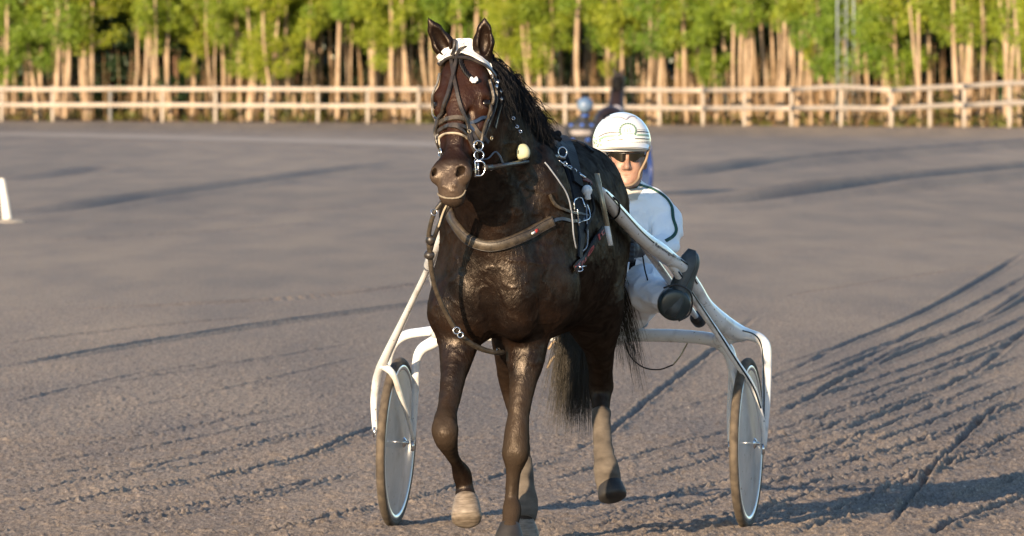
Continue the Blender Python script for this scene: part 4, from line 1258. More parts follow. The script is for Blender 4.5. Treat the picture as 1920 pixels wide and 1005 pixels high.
c, n = drape([(1197, 427), (1202, 430), (1208, 431)], JB, .002, 4, 1)
v, f = ribbon_vf(c, n, .007, .001); obj('chest_mark', v, f, HK_ if 'HK_' in globals() else GREEN, jk)
# stand-up collar
cc = P(1180, 352, .06)
v, f = lathe_vf([(-.035, .066), (-.010, .062), (.010, .060), (.012, .056), (.0, .052)], cc, (.02, -.25, 1), 28)
v = np.array(v); v += (lattice_noise(v, 30, 5) * .002)[:, None]
obj('collar', v, f[:-2], mat('cream_neckerchief', (.42, .40, .36), .8, var=.08, scale=20, bump=.002), jk)
T_ = Field()
T_.rc(P(1100, 592, .16), P(1160, 592, .13), .105, .105, .05)
T_.rc(P(1128, 590, .15), P(1146, 530, .14), .12, .13, .06, ((0, 1, 0), 1.3))
for key in ('ll', 'rl'):
    pts, rs = DR[key]
    for i in range(len(pts) - 1): T_.rc(pts[i], pts[i + 1], rs[i], rs[i + 1], .03)
v, f = T_.mesh(.008, wrinkle(.0085, 12, 71, (1, 1, 1.4)))
tag(obj('trousers', v, f, TROUS, drv), 'creased white trousers')

BOOT = mat('dark_boot', (.018, .032, .036), .42, var=.3, scale=20, bump=.001)
def boot(heel, toe, ank, side):
    B = Field()
    d = (toe - heel) / np.linalg.norm(toe - heel)
    sole = np.array((-.25 * side, -1, -.25)); sole -= d * (sole @ d); sole /= np.linalg.norm(sole); la = np.cross(d, sole)
    M = np.stack([la, sole, d]); L_ = np.linalg.norm(toe - heel)
    B.ell(heel + d * .050, (.052, .040, .058), .02, M)
    B.ell(heel + d * L_ * .45, (.047, .042, .10), .03, M)
    B.ell(heel + d * (L_ - .055), (.042, .033, .060), .03, M)
    B.rc(heel + d * .06 - sole * .02, ank, .044, .040, .04)
    v, f = B.mesh(.006)
    o = obj('boot', v, f, BOOT, drv)
    # sole plate
    pts = [heel + sole * .048 + d * t for t in np.linspace(.0, L_, 9)]
    w = [.045, .066, .070, .058, .054, .066, .074, .066, .034]
    v, f = ribbon_vf(np.array(pts), np.repeat(sole[None], 9, 0), np.array(w), .010); obj('sole', v, f, mat('worn_black_rubber', (.03, .038, .042), .5, var=.3, scale=30, bump=.002, bscale=60), o)
    return o
bt = boot(P(1258, 596, -.64), P(1300, 472, -.60), P(1236, 566, -.56), 1)
boot(P(968, 596, -.50), P(950, 480, -.5), P(992, 566, -.50), -1)
v, f = tube_vf([P(1244, 540, -.74), P(1268, 534, -.745), P(1292, 545, -.74), P(1298, 566, -.73), P(1292, 590, -.72), P(1272, 602, -.72)], .004, 8, 6); obj('strap', v, f, mat('black_boot_strap', (.008, .01, .012), .4), bt)
# overshoe cap at the heel
hc2 = P(1266, 572, -.685)
ov, of = lathe_vf([(-.004, .020), (-.003, .050), (.000, .060), (.003, .064), (.008, .062), (.012, .067), (.070, .066), (.080, .050)], hc2, (-.15, 1, .10), 32)
ov = [hc2 + (np.array(q) - hc2) * np.array((1, 1, .98)) for q in ov]
obj('heel_cap', ov, of[:-1], mat('black_plastic_cap', (.016, .028, .032), .28, var=.2), bt)
GL = mat('black_glove', (.014, .016, .02), .6, var=.3, bump=.001)
for (wr, sgn) in ((P(1190, 466, -.34), 1), (P(1152, 470, -.36), -1)):
    g = Field(); palm = wr + np.array((-.02 * sgn, -.045, -.002))
    g.rc(wr + np.array((.012 * sgn, .03, 0)), wr, .040, .034, .01); g.rc(wr, palm, .031, .036, .015, ((0, 0, 1), .9))
    for k_ in range(4):
        a = palm + np.array((-.012 * sgn, -.012, .028 - .019 * k_)); r = [.0115, .012, .0115, .0102][k_]
        m1 = a + np.array((-.018 * sgn, -.030, -.002)); m2 = m1 + np.array((-.022 * sgn, .004, -.004)); m3 = m2 + np.array((.004 * sgn, .022, 0))
        g.chain([a, m1, m2, m3], [r, r, r * .95, r * .9], .004)
    a = palm + np.array((.012 * sgn, -.01, .030)); g.chain([a, a + np.array((-.014 * sgn, -.022, .012)), a + np.array((-.034 * sgn, -.036, .008))], [.0145, .013, .0115], .006)
    v, f = g.mesh(.0055); obj('glove', v, f, GL, drv)

# helmet
HW = mat('white_helmet_shell', (.62, .62, .60), .25, var=.02, coat=.5)
hm = P(1166, 264, .06)
Hf = Field()
Hf.ell(hm, (.118, .140, .118), .01)
Hf.ell(hm + np.array((0, .02, -.02)), (.114, .132, .105), .02)
Hf.ell(hm + np.array((0, 0, -.005)), (.106, .128, .108), .002, None, True)
Hf.ell(hm + np.array((0, -.02, -.165)), (.5, .5, .122), .003, None, True)
Hf.ell(hm + np.array((.006, -.16, -.105)), (.098, .10, .058), .004, None, True)
v, f = Hf.mesh(.006); helm = tag(obj('helmet', v, f, HW, drv), 'white helmet with green and black bands'); HMB = bvh_of(v, f)
# peak
rows = []
for t in np.linspace(0, 1, 7):
    row = []
    for a in np.linspace(-1.18, 1.18, 25):
        rx, ry = .112 + .006 * t, .132 + .052 * t * math.cos(a * .9)
        row.append(hm + np.array((rx * math.sin(a) + .004, -ry * math.cos(a), -.014 + .014 * math.cos(a) - .024 * t)))
    rows.append(row)
rows = np.array(rows); a_, b2 = rows.shape[:2]; gi = (np.arange(a_ - 1)[:, None] * b2 + np.arange(b2 - 1)[None]).ravel(); nn_ = a_ * b2
fr = np.stack([gi, gi + 1, gi + b2 + 1, gi + b2], -1)
obj('peak', np.vstack([rows.reshape(-1, 3), (rows + np.array((0, .004, -.005))).reshape(-1, 3)]), np.vstack([fr, fr[:, ::-1] + nn_]), HW, helm)
HG = mat('green_helmet_band', (.20, .30, .24), .35); HK = mat('black_helmet_band', (.05, .05, .06), .35)
def hband(name, pxs, w, m):
    c, n = drape(pxs, HMB, .0012, 5, 2); v, f = ribbon_vf(c, n, w, .0012); return obj(name, v, f, m, helm)
hband('green_band', [(1124, 262), (1132, 257), (1145, 255), (1162, 254)], .009, HG)
hband('green_band', [(1193, 253), (1205, 253), (1216, 254)], .009, HG)
hband('black_band', [(1124, 256), (1134, 251), (1147, 249), (1162, 249)], .004, HK)
hband('black_band', [(1139, 263), (1152, 262), (1168, 261)], .004, HK)
hband('black_band', [(1194, 247), (1204, 247), (1215, 248)], .005, HK)
hband('black_band', [(1190, 260), (1204, 260), (1217, 261)], .004, HK)
hband('gull_mark', [(1147, 222), (1156, 220), (1166, 221), (1174, 225), (1180, 219), (1190, 219), (1192, 222)], .007, mat('grey_mark', (.25, .25, .30), .4))
hband('gull_mark', [(1132, 224), (1138, 219), (1143, 217)], .006, HK)
b = MB()
for x0, y0, x1, y1, n_ in ((1126, 250, 1160, 245, 9), (1142, 267, 1216, 266, 16), (1195, 243, 1214, 244, 6)):
    for k_ in range(n_):
        t0, t1 = k_ / n_, (k_ + .6) / n_
        c, n = drape([(x0 + (x1 - x0) * t0, y0 + (y1 - y0) * t0), (x0 + (x1 - x0) * t1, y0 + (y1 - y0) * t1)], HMB, .001, 1, 0)
        b.add(*ribbon_vf(c, n, .0018, .001))
b.obj('dashed_line', HK, helm)
b = MB()
for a in np.linspace(-.5, math.pi + .5, 15):
    px, py = 1177 + 15 * math.cos(a), 245 - 13 * math.sin(a)
    c, n = drape([(px - 1.6 * math.sin(a), py - 1.6 * math.cos(a)), (px + 1.6 * math.sin(a), py + 1.6 * math.cos(a))], HMB, .0015, 2, 0)
    b.add(*ribbon_vf(c, n, .0085, .0014))
b.obj('wreath', mat('wreath_green', (.12, .20, .15), .4), helm)
b = MB()
for px in (1171, 1176, 1181):
    c, n = drape([(px - 1, 240), (px, 248)], HMB, .0015, 3, 0); b.add(*ribbon_vf(c, n, .003, .0014))
c, n = drape([(1170, 250), (1186, 250)], HMB, .0015, 3, 0); b.add(*ribbon_vf(c, n, .002, .0014))
b.obj('monogram', mat('monogram_green', (.25, .38, .30), .4), helm)
b = MB(); rr = np.random.RandomState(3)
for k_ in range(22):
    px, py = rr.uniform(1114, 1130), rr.uniform(255, 276)
    c, n = drape([(px, py), (px + rr.uniform(-2, 3), py + rr.uniform(-3, 3))], HMB, .0015, 2, 0); b.add(*ribbon_vf(c, n, .0035, .0014))
b.obj('side_mark', mat('side_mark_green', (.12, .25, .16), .4), helm)
# sunglasses
SG = mat('dark_lens', (.006, .004, .003), .15, spec=.25)
sg = None
def lens(s):
    rows = []
    for t in np.linspace(0, 1, 7):
        row = []
        for u in np.linspace(0, 1, 12):
            x = s * (.008 + .062 * u); z = .030 - .038 * t * (1 - .45 * u ** 2.0) * (.75 + .25 * math.sin(math.pi * min(1, u * 1.3))) + .003 * u
            y = -.112 + .045 * (u ** 2.2) - .0 * t
            row.append(hc + np.array((x, y, z)))
        rows.append(row)
    rows = np.array(rows); a_, b2 = rows.shape[:2]; gi = (np.arange(a_ - 1)[:, None] * b2 + np.arange(b2 - 1)[None]).ravel(); n = a_ * b2
    fr = np.stack([gi, gi + 1, gi + b2 + 1, gi + b2], -1)
    return np.vstack([rows.reshape(-1, 3), (rows + np.array((0, .003, 0))).reshape(-1, 3)]), np.vstack([fr, fr[:, ::-1] + n])
sgm = MB()
sgm.add(*tube_vf([hc + np.array((-.074, -.05, .029)), hc + np.array((-.05, -.095, .030)), hc + np.array((0, -.113, .028)), hc + np.array((.05, -.095, .030)), hc + np.array((.074, -.05, .029))], .0028, 8, 5))
for s in (-1, 1): sgm.add(*tube_vf([hc + np.array((s * .074, -.052, .020)), hc + np.array((s * .079, .0, .016))], .003, 8, 3))
sg = sgm.obj('sunglasses', mat('black_frame', (.01, .01, .01), .3), drv)
for s in (-1, 1):
    v, f = lens(s); obj('lens', v, f, SG, sg)
# chin strap
STR = mat('tan_chin_strap', (.20, .14, .09), .6, var=.2)
for pts in ([P(1129, 276, -.01), P(1136, 300, -.02), P(1148, 325, -.03), P(1158, 340, -.05), P(1170, 349, -.07)],
            [P(1130, 276, -.03), P(1146, 312, -.035), P(1158, 338, -.05)],
            [P(1217, 276, -.0), P(1212, 298, -.02), P(1200, 322, -.03), P(1196, 336, -.04), P(1185, 346, -.06), P(1170, 349, -.07)],
            [P(1217, 274, .03), P(1208, 306, .01), P(1197, 336, -.03)]):
    v, f = tube_vf(pts, .005, 8, 6, flat=((0, 1, 0), .6)); obj('chin_strap', v, f, STR if pts[0][0] > .5 else HK, helm)
# ---------------------------------------------------------------- marker post, fence, the second rig, the birch grove
POSTM = mat('white_plastic_post', (.55, .53, .50), .5, var=.05)
m0 = P(17, 417, 0)
s_ = (417 - HORIZON) / CAM_H; dpt = FPX / s_ - CAM_D
base = P(15, 417, dpt); topp = P(3, 338, dpt)
mk = empty('marker_post', tuple(base)); tag(mk, 'short leaning white post standing on the track at the left edge', 'marker post')
v, f = tube_vf([base - np.array((0, 0, .05)), base * .5 + topp * .5, topp, topp + (topp - base) * .02], [.062, .050, .038, .012], 16, 3); obj('post', v, f, POSTM, mk)
F_ = Field(); F_.ell(base + np.array((.02, 0, -.01)), (.22, .30, .055), .01)
v, f = F_.mesh(.02, lambda p, d: d - lattice_noise(p, 14, 3) * .008); obj('sand_mound', v, f, mat('pale_sand', (.26, .23, .19), .95, var=.2, scale=20, bump=.004), mk)

# pale limestone line across the far track
def ground_strip(name, pxs, hw, m):
    g = np.array([G(*p) for p in pxs]); c = catmull(g, 14)
    T = np.gradient(c, axis=0); N = np.stack([-T[:, 1], T[:, 0]], -1); N /= np.linalg.norm(N, axis=1)[:, None]
    rows = [np.column_stack([c + N * hw * k, np.full(len(c), .006)]) for k in (-1, -.3, .3, 1)]
    v = np.array(rows); a_, b2 = v.shape[:2]; gi = (np.arange(a_ - 1)[:, None] * b2 + np.arange(b2 - 1)[None]).ravel()
    return tag(obj(name, v.reshape(-1, 3), np.stack([gi, gi + b2, gi + b2 + 1, gi + 1], -1), m), None, None, None, 'structure')
ground_strip('track_line', [(-300, 248), (0, 251), (250, 256), (500, 262), (810, 270), (1010, 276)], 2.6, mat('pale_track_line', (.265, .21, .165), .95, var=.2, scale=1.5))

# fence: posts and two rails, following the outside of the bend
FW = mat('weathered_white_paint', (.33, .285, .24), .7, var=.12, scale=3)
fence = empty('fence', tuple(P(0, 228, 335)))
tag(fence, 'long two rail white wooden fence round the far side of the track', 'fence')
PX = [-188, -92, 3, 99, 207, 305, 404, 501, 596, 690, 785, 878, 970, 1060, 1150, 1237, 1318, 1396, 1484, 1577, 1672, 1744, 1808, 1893, 1985, 2080]
def fdep(px): return np.interp(px, [-200, 0, 700, 1300, 1920, 2100], [350, 347, 340, 322, 292, 284]) - CAM_D
def fbot(px): return np.interp(px, [-200, 0, 640, 1280, 1920, 2100], [229, 230, 233, 238, 243, 245])
def ftop(px): return np.interp(px, [-200, 0, 1100, 1300, 1500, 1577, 1640, 1744, 1893, 2100], [161, 162, 163, 164, 163, 158, 167, 160, 152, 150])
def fmid(px): return np.interp(px, [-200, 0, 1100, 1300, 1577, 1650, 1744, 1893, 2100], [196, 196, 200, 203, 203, 205, 200, 194, 192])
for i, px in enumerate(PX):
    y = fdep(px); b0 = P(px, fbot(px) + 6, y); t0 = P(px, ftop(px) - 1, y)
    w = .062
    mb = MB(); mb.add(*tube_vf([b0, (b0 + t0) / 2 + R.normal(0, .01, 3), t0], [w * 1.05, w, w * .95], 10, 2))
    mb.obj('post', FW if i != 4 else mat('grey_weathered_post', (.16, .16, .16), .8, var=.2, scale=4), fence)
for fn, nm, dz in ((ftop, 'rail', 5), (fmid, 'rail', 0)):
    for i in range(0, len(PX) - 1, 2):
        seg = PX[i:i + 3]
        pts = np.array([P(p_, fn(p_) + dz + R.uniform(-.8, .8), fdep(p_) - .10 - .01 * (i % 4)) for p_ in seg])
        v, f = ribbon_vf(catmull(pts, 3), np.repeat([[0, -1, 0.]], len(catmull(pts, 3)), 0), .15, .04)
        obj(nm, v, f, FW, fence)

# forest floor
def sheet(name, px0, px1, rows, m, kind):
    V = []; nx = 60
    for (py, y) in rows:
        for k in range(nx + 1):
            px = px0 + (px1 - px0) * k / nx
            q = P(px, py(px), y(px)); q[2] += .04 * math.sin(k * 1.7 + y(px)); V.append(q)
    F = [(r * (nx + 1) + k, r * (nx + 1) + k + 1, (r + 1) * (nx + 1) + k + 1, (r + 1) * (nx + 1) + k) for r in range(len(rows) - 1) for k in range(nx)]
    return tag(obj(name, V, F, m), None, None, None, kind)
FLOOR = mat('leaf_litter', (.19, .125, .07), .95, var=.35, scale=.8, bump=.012, bscale=4, col2=(.17, .11, .055))
def flz(px, d): return None
V = []; nx = 70; rws = [-.45, .3, 3, 8, 16, 40, 160]
for rr_ in rws:
    for k in range(nx + 1):
        px = -1400 + 4700 * k / nx; y = fdep(min(max(px, -200), 2100)) + rr_
        q = P(px, fbot(min(max(px, -200), 2100)), fdep(min(max(px, -200), 2100))); z0 = q[2]
        V.append(((px - 960) / (FPX / (CAM_D + y)), y, max(z0, .0) + .02 + .012 * max(rr_, 0) + .03 * math.sin(k * 2.1 + rr_)))
obj('forest_floor', V, [(r * (nx + 1) + k, r * (nx + 1) + k + 1, (r + 1) * (nx + 1) + k + 1, (r + 1) * (nx + 1) + k) for r in range(len(rws) - 1) for k in range(nx)], FLOOR)['kind'] = 'structure'

V = []
for rr_, up_ in ((-14, -.03), (-6, .35), (-2.5, .8), (-.40, 1.0)):
    for k in range(nx + 1):
        px = -1400 + 4700 * k / nx; pc = min(max(px, -200), 2100); y = fdep(pc) + rr_
        z0 = P(pc, fbot(pc), fdep(pc))[2]; V.append(((px - 960) / (FPX / (CAM_D + y)), y, (max(z0, 0) + .05) * up_ if up_ > 0 else up_))
obj('track_bank', V, [(r * (nx + 1) + k, r * (nx + 1) + k + 1, (r + 1) * (nx + 1) + k + 1, (r + 1) * (nx + 1) + k) for r in range(3) for k in range(nx)], TRACKM)['kind'] = 'structure'
BARK = mat('birch_bark', (.27, .175, .10), .75, var=.3, scale=3, vec=(1, 1, .5), col2=(.42, .32, .22))
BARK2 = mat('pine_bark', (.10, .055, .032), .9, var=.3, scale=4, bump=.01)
def leaf_mat(name, c1, c2, tr):
    m, t, b = nodes_of(name)
    g = t.nodes.new('ShaderNodeNewGeometry'); r = t.nodes.new('ShaderNodeValToRGB')
    r.color_ramp.elements[0].color = (*c1, 1); r.color_ramp.elements[1].color = (*c2, 1)
    t.links.new(g.outputs['Random Per Island'], r.inputs[0]); oi = t.nodes.new('ShaderNodeObjectInfo'); r2 = t.nodes.new('ShaderNodeValToRGB'); r2.color_ramp.elements[0].color = (.62, .80, .9, 1); r2.color_ramp.elements[1].color = (1.15, 1.05, .9, 1)
    t.links.new(oi.outputs['Random'], r2.inputs[0]); mm = t.nodes.new('ShaderNodeMix'); mm.data_type = 'RGBA'; mm.blend_type = 'MULTIPLY'; mm.inputs[0].default_value = 1
    t.links.new(r.outputs[0], mm.inputs[6]); t.links.new(r2.outputs[0], mm.inputs[7]); r = mm; col_ = mm.outputs[2]
    t.links.new(col_, b.inputs['Base Color'])
    b.inputs['Roughness'].default_value = .55
    tl = t.nodes.new('ShaderNodeBsdfTranslucent'); t.links.new(col_, tl.inputs['Color'])
    mx = t.nodes.new('ShaderNodeMixShader'); mx.inputs[0].default_value = tr
    t.links.new(b.outputs[0], mx.inputs[1]); t.links.new(tl.outputs[0], mx.inputs[2]); t.links.new(mx.outputs[0], t.nodes['Material Output'].inputs['Surface'])
    return m
LEAF = leaf_mat('young_birch_leaves', (.13, .20, .016), (.34, .40, .036), .4)
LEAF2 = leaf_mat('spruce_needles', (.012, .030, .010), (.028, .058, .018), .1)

def leaves_mesh(name, centres, radii, n, size, m, parent):
    """Small leaf faces in loose clumps."""
    C = np.array(centres); rad = np.array(radii)
    w = rad[:, 0] * rad[:, 2]; w = w / w.sum()
    idx = R.choice(len(C), n, p=w)
    d = R.normal(0, 1, (n, 3)); d /= np.linalg.norm(d, axis=1)[:, None]
    p = C[idx] + d * rad[idx] * (R.uniform(0, 1, (n, 1)) ** .45)
    a = R.normal(0, 1, (n, 3)); a /= np.linalg.norm(a, axis=1)[:, None]
    b = np.cross(a, R.normal(0, 1, (n, 3))); b /= np.linalg.norm(b, axis=1)[:, None]
    s = size * R.uniform(.6, 1.3, (n, 1))
    v = np.stack([p - a * s, p + b * s * .6, p + a * s, p - b * s * .6], 1).reshape(-1, 3)
    f = np.arange(n * 4).reshape(n, 4)
    return obj(name, v, f, m, parent, smooth=False)

def birch(vi, low, hgt, stems, leafn=4200, lean=0):
    t = empty('birch_tree', (0, 0, 0))
    tops = []; cl = []; cr = []
    mb = MB()
    for s in range(stems):
        x0, y0 = R.normal(0, .16 if stems > 1 else .0, 2); k = R.normal(lean, .035, 2); r0 = R.uniform(.05, .095)
        pts = []; rs = []
        for z in np.linspace(-.3, hgt, 9):
            pts.append((x0 + k[0] * z + .06 * math.sin(z * 1.3 + s + vi), y0 + k[1] * z, z)); rs.append(r0 * (1 - .8 * max(z, 0) / hgt))
        mb.add(*tube_vf(pts, rs, 8, 3)); path = catmull(pts, 3)
        for j in range(9):
            z = R.uniform(max(1.2, low - .6), hgt * .92); i = int(np.argmin(np.abs(path[:, 2] - z))); p = path[i]
            an = R.uniform(0, 6.28); L_ = R.uniform(.6, 1.4)
            e_ = p + np.array((math.cos(an) * L_ * .7, math.sin(an) * L_ * .7, L_ * R.uniform(.1, .6)))
            mb.add(*tube_vf([p, (p + e_) / 2 + np.array((0, 0, .05)), e_], [.022, .014, .006], 5, 2))
            cl.append(e_); cr.append((.42, .42, .38))
            cl.append((p + e_) / 2); cr.append((.4, .4, .35))
    for j in range(24):
        z = low + (hgt - low) * R.uniform(0, 1) ** .8; sp = .95 * math.sin(math.pi * min(1, .18 + .8 * (z - low) / (hgt - low))) + .15
        c = path[int(np.argmin(np.abs(path[:, 2] - z)))]
        cl.append((c[0] + R.normal(0, .62 * sp), c[1] + R.normal(0, .5 * sp), z)); q = R.uniform(.28, .55); cr.append((q, q, q * R.uniform(.7, 1.3)))
    mb.obj('trunk', BARK, t)
    leaves_mesh('crown', cl, cr, int(leafn * 2.6), .050, LEAF, t)
    return t
def dup(root, loc, rz, sc):
    r = root.copy(); SC.collection.objects.link(r); r.location = loc; r.rotation_euler = (0, 0, rz); r.scale = (sc, sc, sc)
    for ch in list(root.children):
        c = ch.copy(); SC.collection.objects.link(c); c.parent = r
    return r
protos = [birch(0, 2.5, 7.5, 1), birch(1, 1.9, 7.2, 2), birch(2, 3.2, 8.2, 1, 3800), birch(3, 2.7, 7.6, 3), birch(4, 3.6, 8.5, 2, 3800), birch(5, 1.1, 6.2, 1, 4800), birch(6, 2.9, 8.0, 1, 4200, .03), birch(7, 3.3, 8.0, 2)]
bare = []
def bare_birch(vi):
    t = empty('slender_trunk', (0, 0, 0)); mb = MB()
    pts = []; k = R.normal(0, .03, 2)
    for z in np.linspace(-.3, 8, 8): pts.append((k[0] * z + .05 * math.sin(z + vi), k[1] * z, z))
    mb.add(*tube_vf(pts, [.07 - .006 * i for i in range(8)], 7, 3)); mb.obj('trunk', BARK, t)
    cl = [(k[0] * z + R.normal(0, .3), R.normal(0, .3), z) for z in np.linspace(3.9, 8, 10)]
    leaves_mesh('crown', cl, [(.4, .4, .4)] * 10, 800, .085, LEAF, t); return t
bare = [bare_birch(i) for i in range(4)]
ORD = 'first second third fourth fifth sixth seventh eighth ninth tenth eleventh twelfth thirteenth fourteenth fifteenth sixteenth seventeenth eighteenth nineteenth twentieth'.split()
TENS = {20: 'twenty', 30: 'thirty', 40: 'forty'}
def ordn(i):
    if i < 20: return ORD[i]
    t_, o = (i + 1) // 10 * 10, (i + 1) % 10
    return {20: 'twentieth', 30: 'thirtieth', 40: 'fortieth'}[t_] if o == 0 else TENS[t_] + '-' + ORD[o - 1]
KINDW = ['single stemmed birch', 'twin stemmed leafy birch', 'tall slim birch', 'three stemmed birch clump', 'tall twin stemmed birch', 'low bushy birch', 'slightly leaning birch', 'forked birch']
used = set()
def floor_z(px, dd): 
    return P(px, fbot(px), fdep(px))[2] + .02 + .012 * dd
# front row, read off the photograph: place along the fence, kind, distance behind the fence
FRONT = [(-60, 0), (10, 5), (62, 1), (118, 3), (160, 3), (248, 6), (280, 4), (318, 2), (360, 0), (408, 7), (452, 6), (500, 1), (538, 0), (580, 6), (632, 2), (664, 7), (700, 2), (742, 0), (772, 7), (812, 4), (850, 0), (900, 2), (945, 3), (1000, 1), (1040, 0), (1085, 2), (1130, 7), (1176, 6), (1228, 3), (1290, 0), (1345, 5), (1400, 2), (1460, 7), (1496, 2), (1545, 1), (1590, 5), (1650, 1), (1690, 5), (1738, 4), (1795, 3), (1850, 7), (1900, 1), (1960, 0)]
FRONT.sort()
for i, (px, k) in enumerate(FRONT):
    dd = 2.5 + (i * 37 % 11) * .30
    y = fdep(px) + dd; s = FPX / (CAM_D + y)
    loc = ((px - 960) / s, y, floor_z(px, dd))
    o = protos[k]
    sc = R.uniform(.9, 1.1)
    if k in used: o = dup(protos[k], loc, R.uniform(0, 6.28), sc)
    else: used.add(k); o.location = loc; o.scale = (sc, sc, sc)
    tag(o, '%s behind the fence, %s from the left in the front row' % (KINDW[k], ordn(i)), 'birch tree', 'birches in the front row behind the fence')
usedb = set()
for i in range(165):
    px = -90 + i * 2100 / 165 + R.uniform(-8, 8); dd = R.uniform(3.2, 14)
    if 188 < px < 230 or 315 < px < 345: continue
    y = fdep(px) + dd; s = FPX / (CAM_D + y); loc = ((px - 960) / s, y, floor_z(px, dd))
    if R.uniform() < .74:
        k = R.randint(4)
        if k in usedb: o = dup(bare[k], loc, R.uniform(0, 6.28), R.uniform(.85, 1.2))
        else: o = bare[k]; usedb.add(k); o.location = loc
        tag(o, 'slender pale birch trunk deep in the grove behind the front row', 'birch tree', 'slender birches deep in the grove')
    else:
        o = dup(protos[R.randint(8)], loc, R.uniform(0, 6.28), R.uniform(.9, 1.15))
        tag(o, 'leafy birch deep in the grove behind the front row', 'birch tree', 'leafy birches deep in the grove')
def spruce():
    t = empty('spruce_tree', (0, 0, 0)); mb = MB(); mb.add(*tube_vf([(0, 0, -.3), (.02, 0, 4), (0, 0, 9)], [.14, .09, .03], 8, 3)); mb.obj('trunk', BARK2, t)
    cl = []; cr = []
    for z in np.linspace(.5, 8.8, 46):
        r = 1.35 * (1 - z / 9.6); a = R.uniform(0, 6.28); cl.append((math.cos(a) * r * .5, math.sin(a) * r * .5, z)); cr.append((r * .6 + .1, r * .6 + .1, .22))
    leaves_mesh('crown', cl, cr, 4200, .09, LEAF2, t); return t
sp0 = spruce(); first = True
for px, dd in ((208, 6), (222, 9), (330, 7), (322, 10), (655, 9), (700, 10), (1000, 11), (830, 10), (560, 11), (1160, 12), (1640, 11), (1770, 12), (440, 12)):
    y = fdep(px) + dd; s = FPX / (CAM_D + y); loc = ((px - 960) / s, y, floor_z(px, dd))
    o = sp0 if first else dup(sp0, loc, R.uniform(0, 6), R.uniform(.9, 1.2))
    if first: o.location = loc; first = False
    tag(o, 'dark green spruce standing in the shade among the birches', 'spruce tree', 'dark spruces among the birches')
# far wood behind, one mass
wv = []; wc = []; 
rowsx = []
mbw = MB()
for i in range(260):
    px = R.uniform(-500, 2400); dd = R.uniform(17, 36); pc = min(max(px, -200), 2100); y = fdep(pc) + dd; s = FPX / (CAM_D + y); x = (px - 960) / s; z = floor_z(pc, dd); h = R.uniform(8, 11)
    mbw.add(*tube_vf([(x, y, z - .3), (x + R.normal(0, .2), y, z + h)], [.13, .04], 6, 2))
    for j in range(9):
        zz = z + R.uniform(.8, h); wc.append((x + R.normal(0, .9), y + R.normal(0, .8), zz)); wv.append((1.1, 1.1, .8))
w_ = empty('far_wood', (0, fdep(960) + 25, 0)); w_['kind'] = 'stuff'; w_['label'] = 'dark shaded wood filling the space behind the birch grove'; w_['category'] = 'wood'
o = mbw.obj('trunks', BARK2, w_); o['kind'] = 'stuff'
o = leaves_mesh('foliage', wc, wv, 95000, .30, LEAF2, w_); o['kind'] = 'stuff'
# undergrowth: thin pale saplings and low green brush behind the fence
mbu = MB()
for i in range(800):
    px = R.uniform(-150, 2080); dd = R.uniform(2.0, 13); y = fdep(px) + dd; s = FPX / (CAM_D + y); x = (px - 960) / s; z = floor_z(px, dd); h = R.uniform(.9, 2.6); l = R.normal(0, .15)
    mbu.add(*tube_vf([(x, y, z - .1), (x + l * .5, y, z + h * .5), (x + l, y, z + h)], [.022, .016, .006], 5, 2))
sap = mbu.obj('saplings', mat('straw_sapling', (.20, .125, .06), .8, var=.35, scale=2)); tag(sap, 'thicket of thin straw coloured saplings among the birch trunks', 'saplings', None, 'stuff')
cl = []; cr = []
for i in range(330):
    px = R.uniform(-150, 2080); dd = R.uniform(1.2, 11); y = fdep(px) + dd; s = FPX / (CAM_D + y); h = R.uniform(.1, .45)
    if R.uniform() < .12: h = R.uniform(.5, 1.3)
    cl.append(((px - 960) / s, y, floor_z(px, dd) + h * .5)); cr.append((R.uniform(.2, .5), .3, h * .6))
bh = leaves_mesh('undergrowth', cl, cr, 15000, .06, leaf_mat('undergrowth_leaves', (.12, .08, .025), (.14, .18, .03), .3), None); tag(bh, 'low green and brown brush on the forest floor', 'undergrowth', None, 'stuff')

# light mast in the grove
ms = empty('light_mast', tuple(P(1585, 225, fdep(1585) + 2)))
tag(ms, 'thin pale steel lattice mast rising among the birches', 'mast')
ym = fdep(1585) + 2.2
STL = mat('galvanised_steel', (.20, .24, .26), .5, metal=.3, var=.1)
for px in (1570, 1601): v, f = tube_vf([P(px, 228, ym), P(px, -140, ym)], [.028, .028], 8, 2); obj('leg', v, f, STL, ms)
v, f = tube_vf([P(1587, 228, ym + .5), P(1587, -140, ym + .5)], [.022, .022], 8, 2); obj('leg', v, f, STL, ms)
mb = MB()
for k in range(15):
    y0 = 220 - k * 24
    mb.add(*tube_vf([P(1570, y0, ym), P(1601, y0 - 24, ym)], .008, 6, 2)); mb.add(*tube_vf([P(1601, y0, ym), P(1570, y0, ym)], .008, 6, 2))
mb.obj('lattice', STL, ms)

# ---------------------------------------------------------------- the second rig, driving away
Y2 = 110.0
def Q(px, py, dy=0): return P(px, py, Y2 + dy)
d2 = Field()
d2.ell(Q(1097, 197), (.10, .12, .12), .01); d2.rc(Q(1096, 205), Q(1092, 235), .06, .07, .03)
d2.rc(Q(1070, 238), Q(1113, 236), .075, .075, .05); d2.rc(Q(1091, 245), Q(1100, 285, .1), .16, .17, .06, ((0, 1, 0), 1.3))
for s, x0, x1 in ((-1, 1068, 1062), (1, 1114, 1119)):
    d2.chain([Q(x0, 240), Q(x1, 268, .05), Q(x1 - s * 9, 275, .35)], [.065, .055, .04], .03)
for s in (-1, 1):
    d2.chain([Q(1102 + s * 9, 290, .05), Q(1102 + s * 22, 284, .5), Q(1103 + s * 30, 292, .95), Q(1103 + s * 30, 280, 1.0)], [.09, .075, .05, .045], .03)
NAVY = mat('navy_jacket', (.010, .012, .018), .7, var=.3)
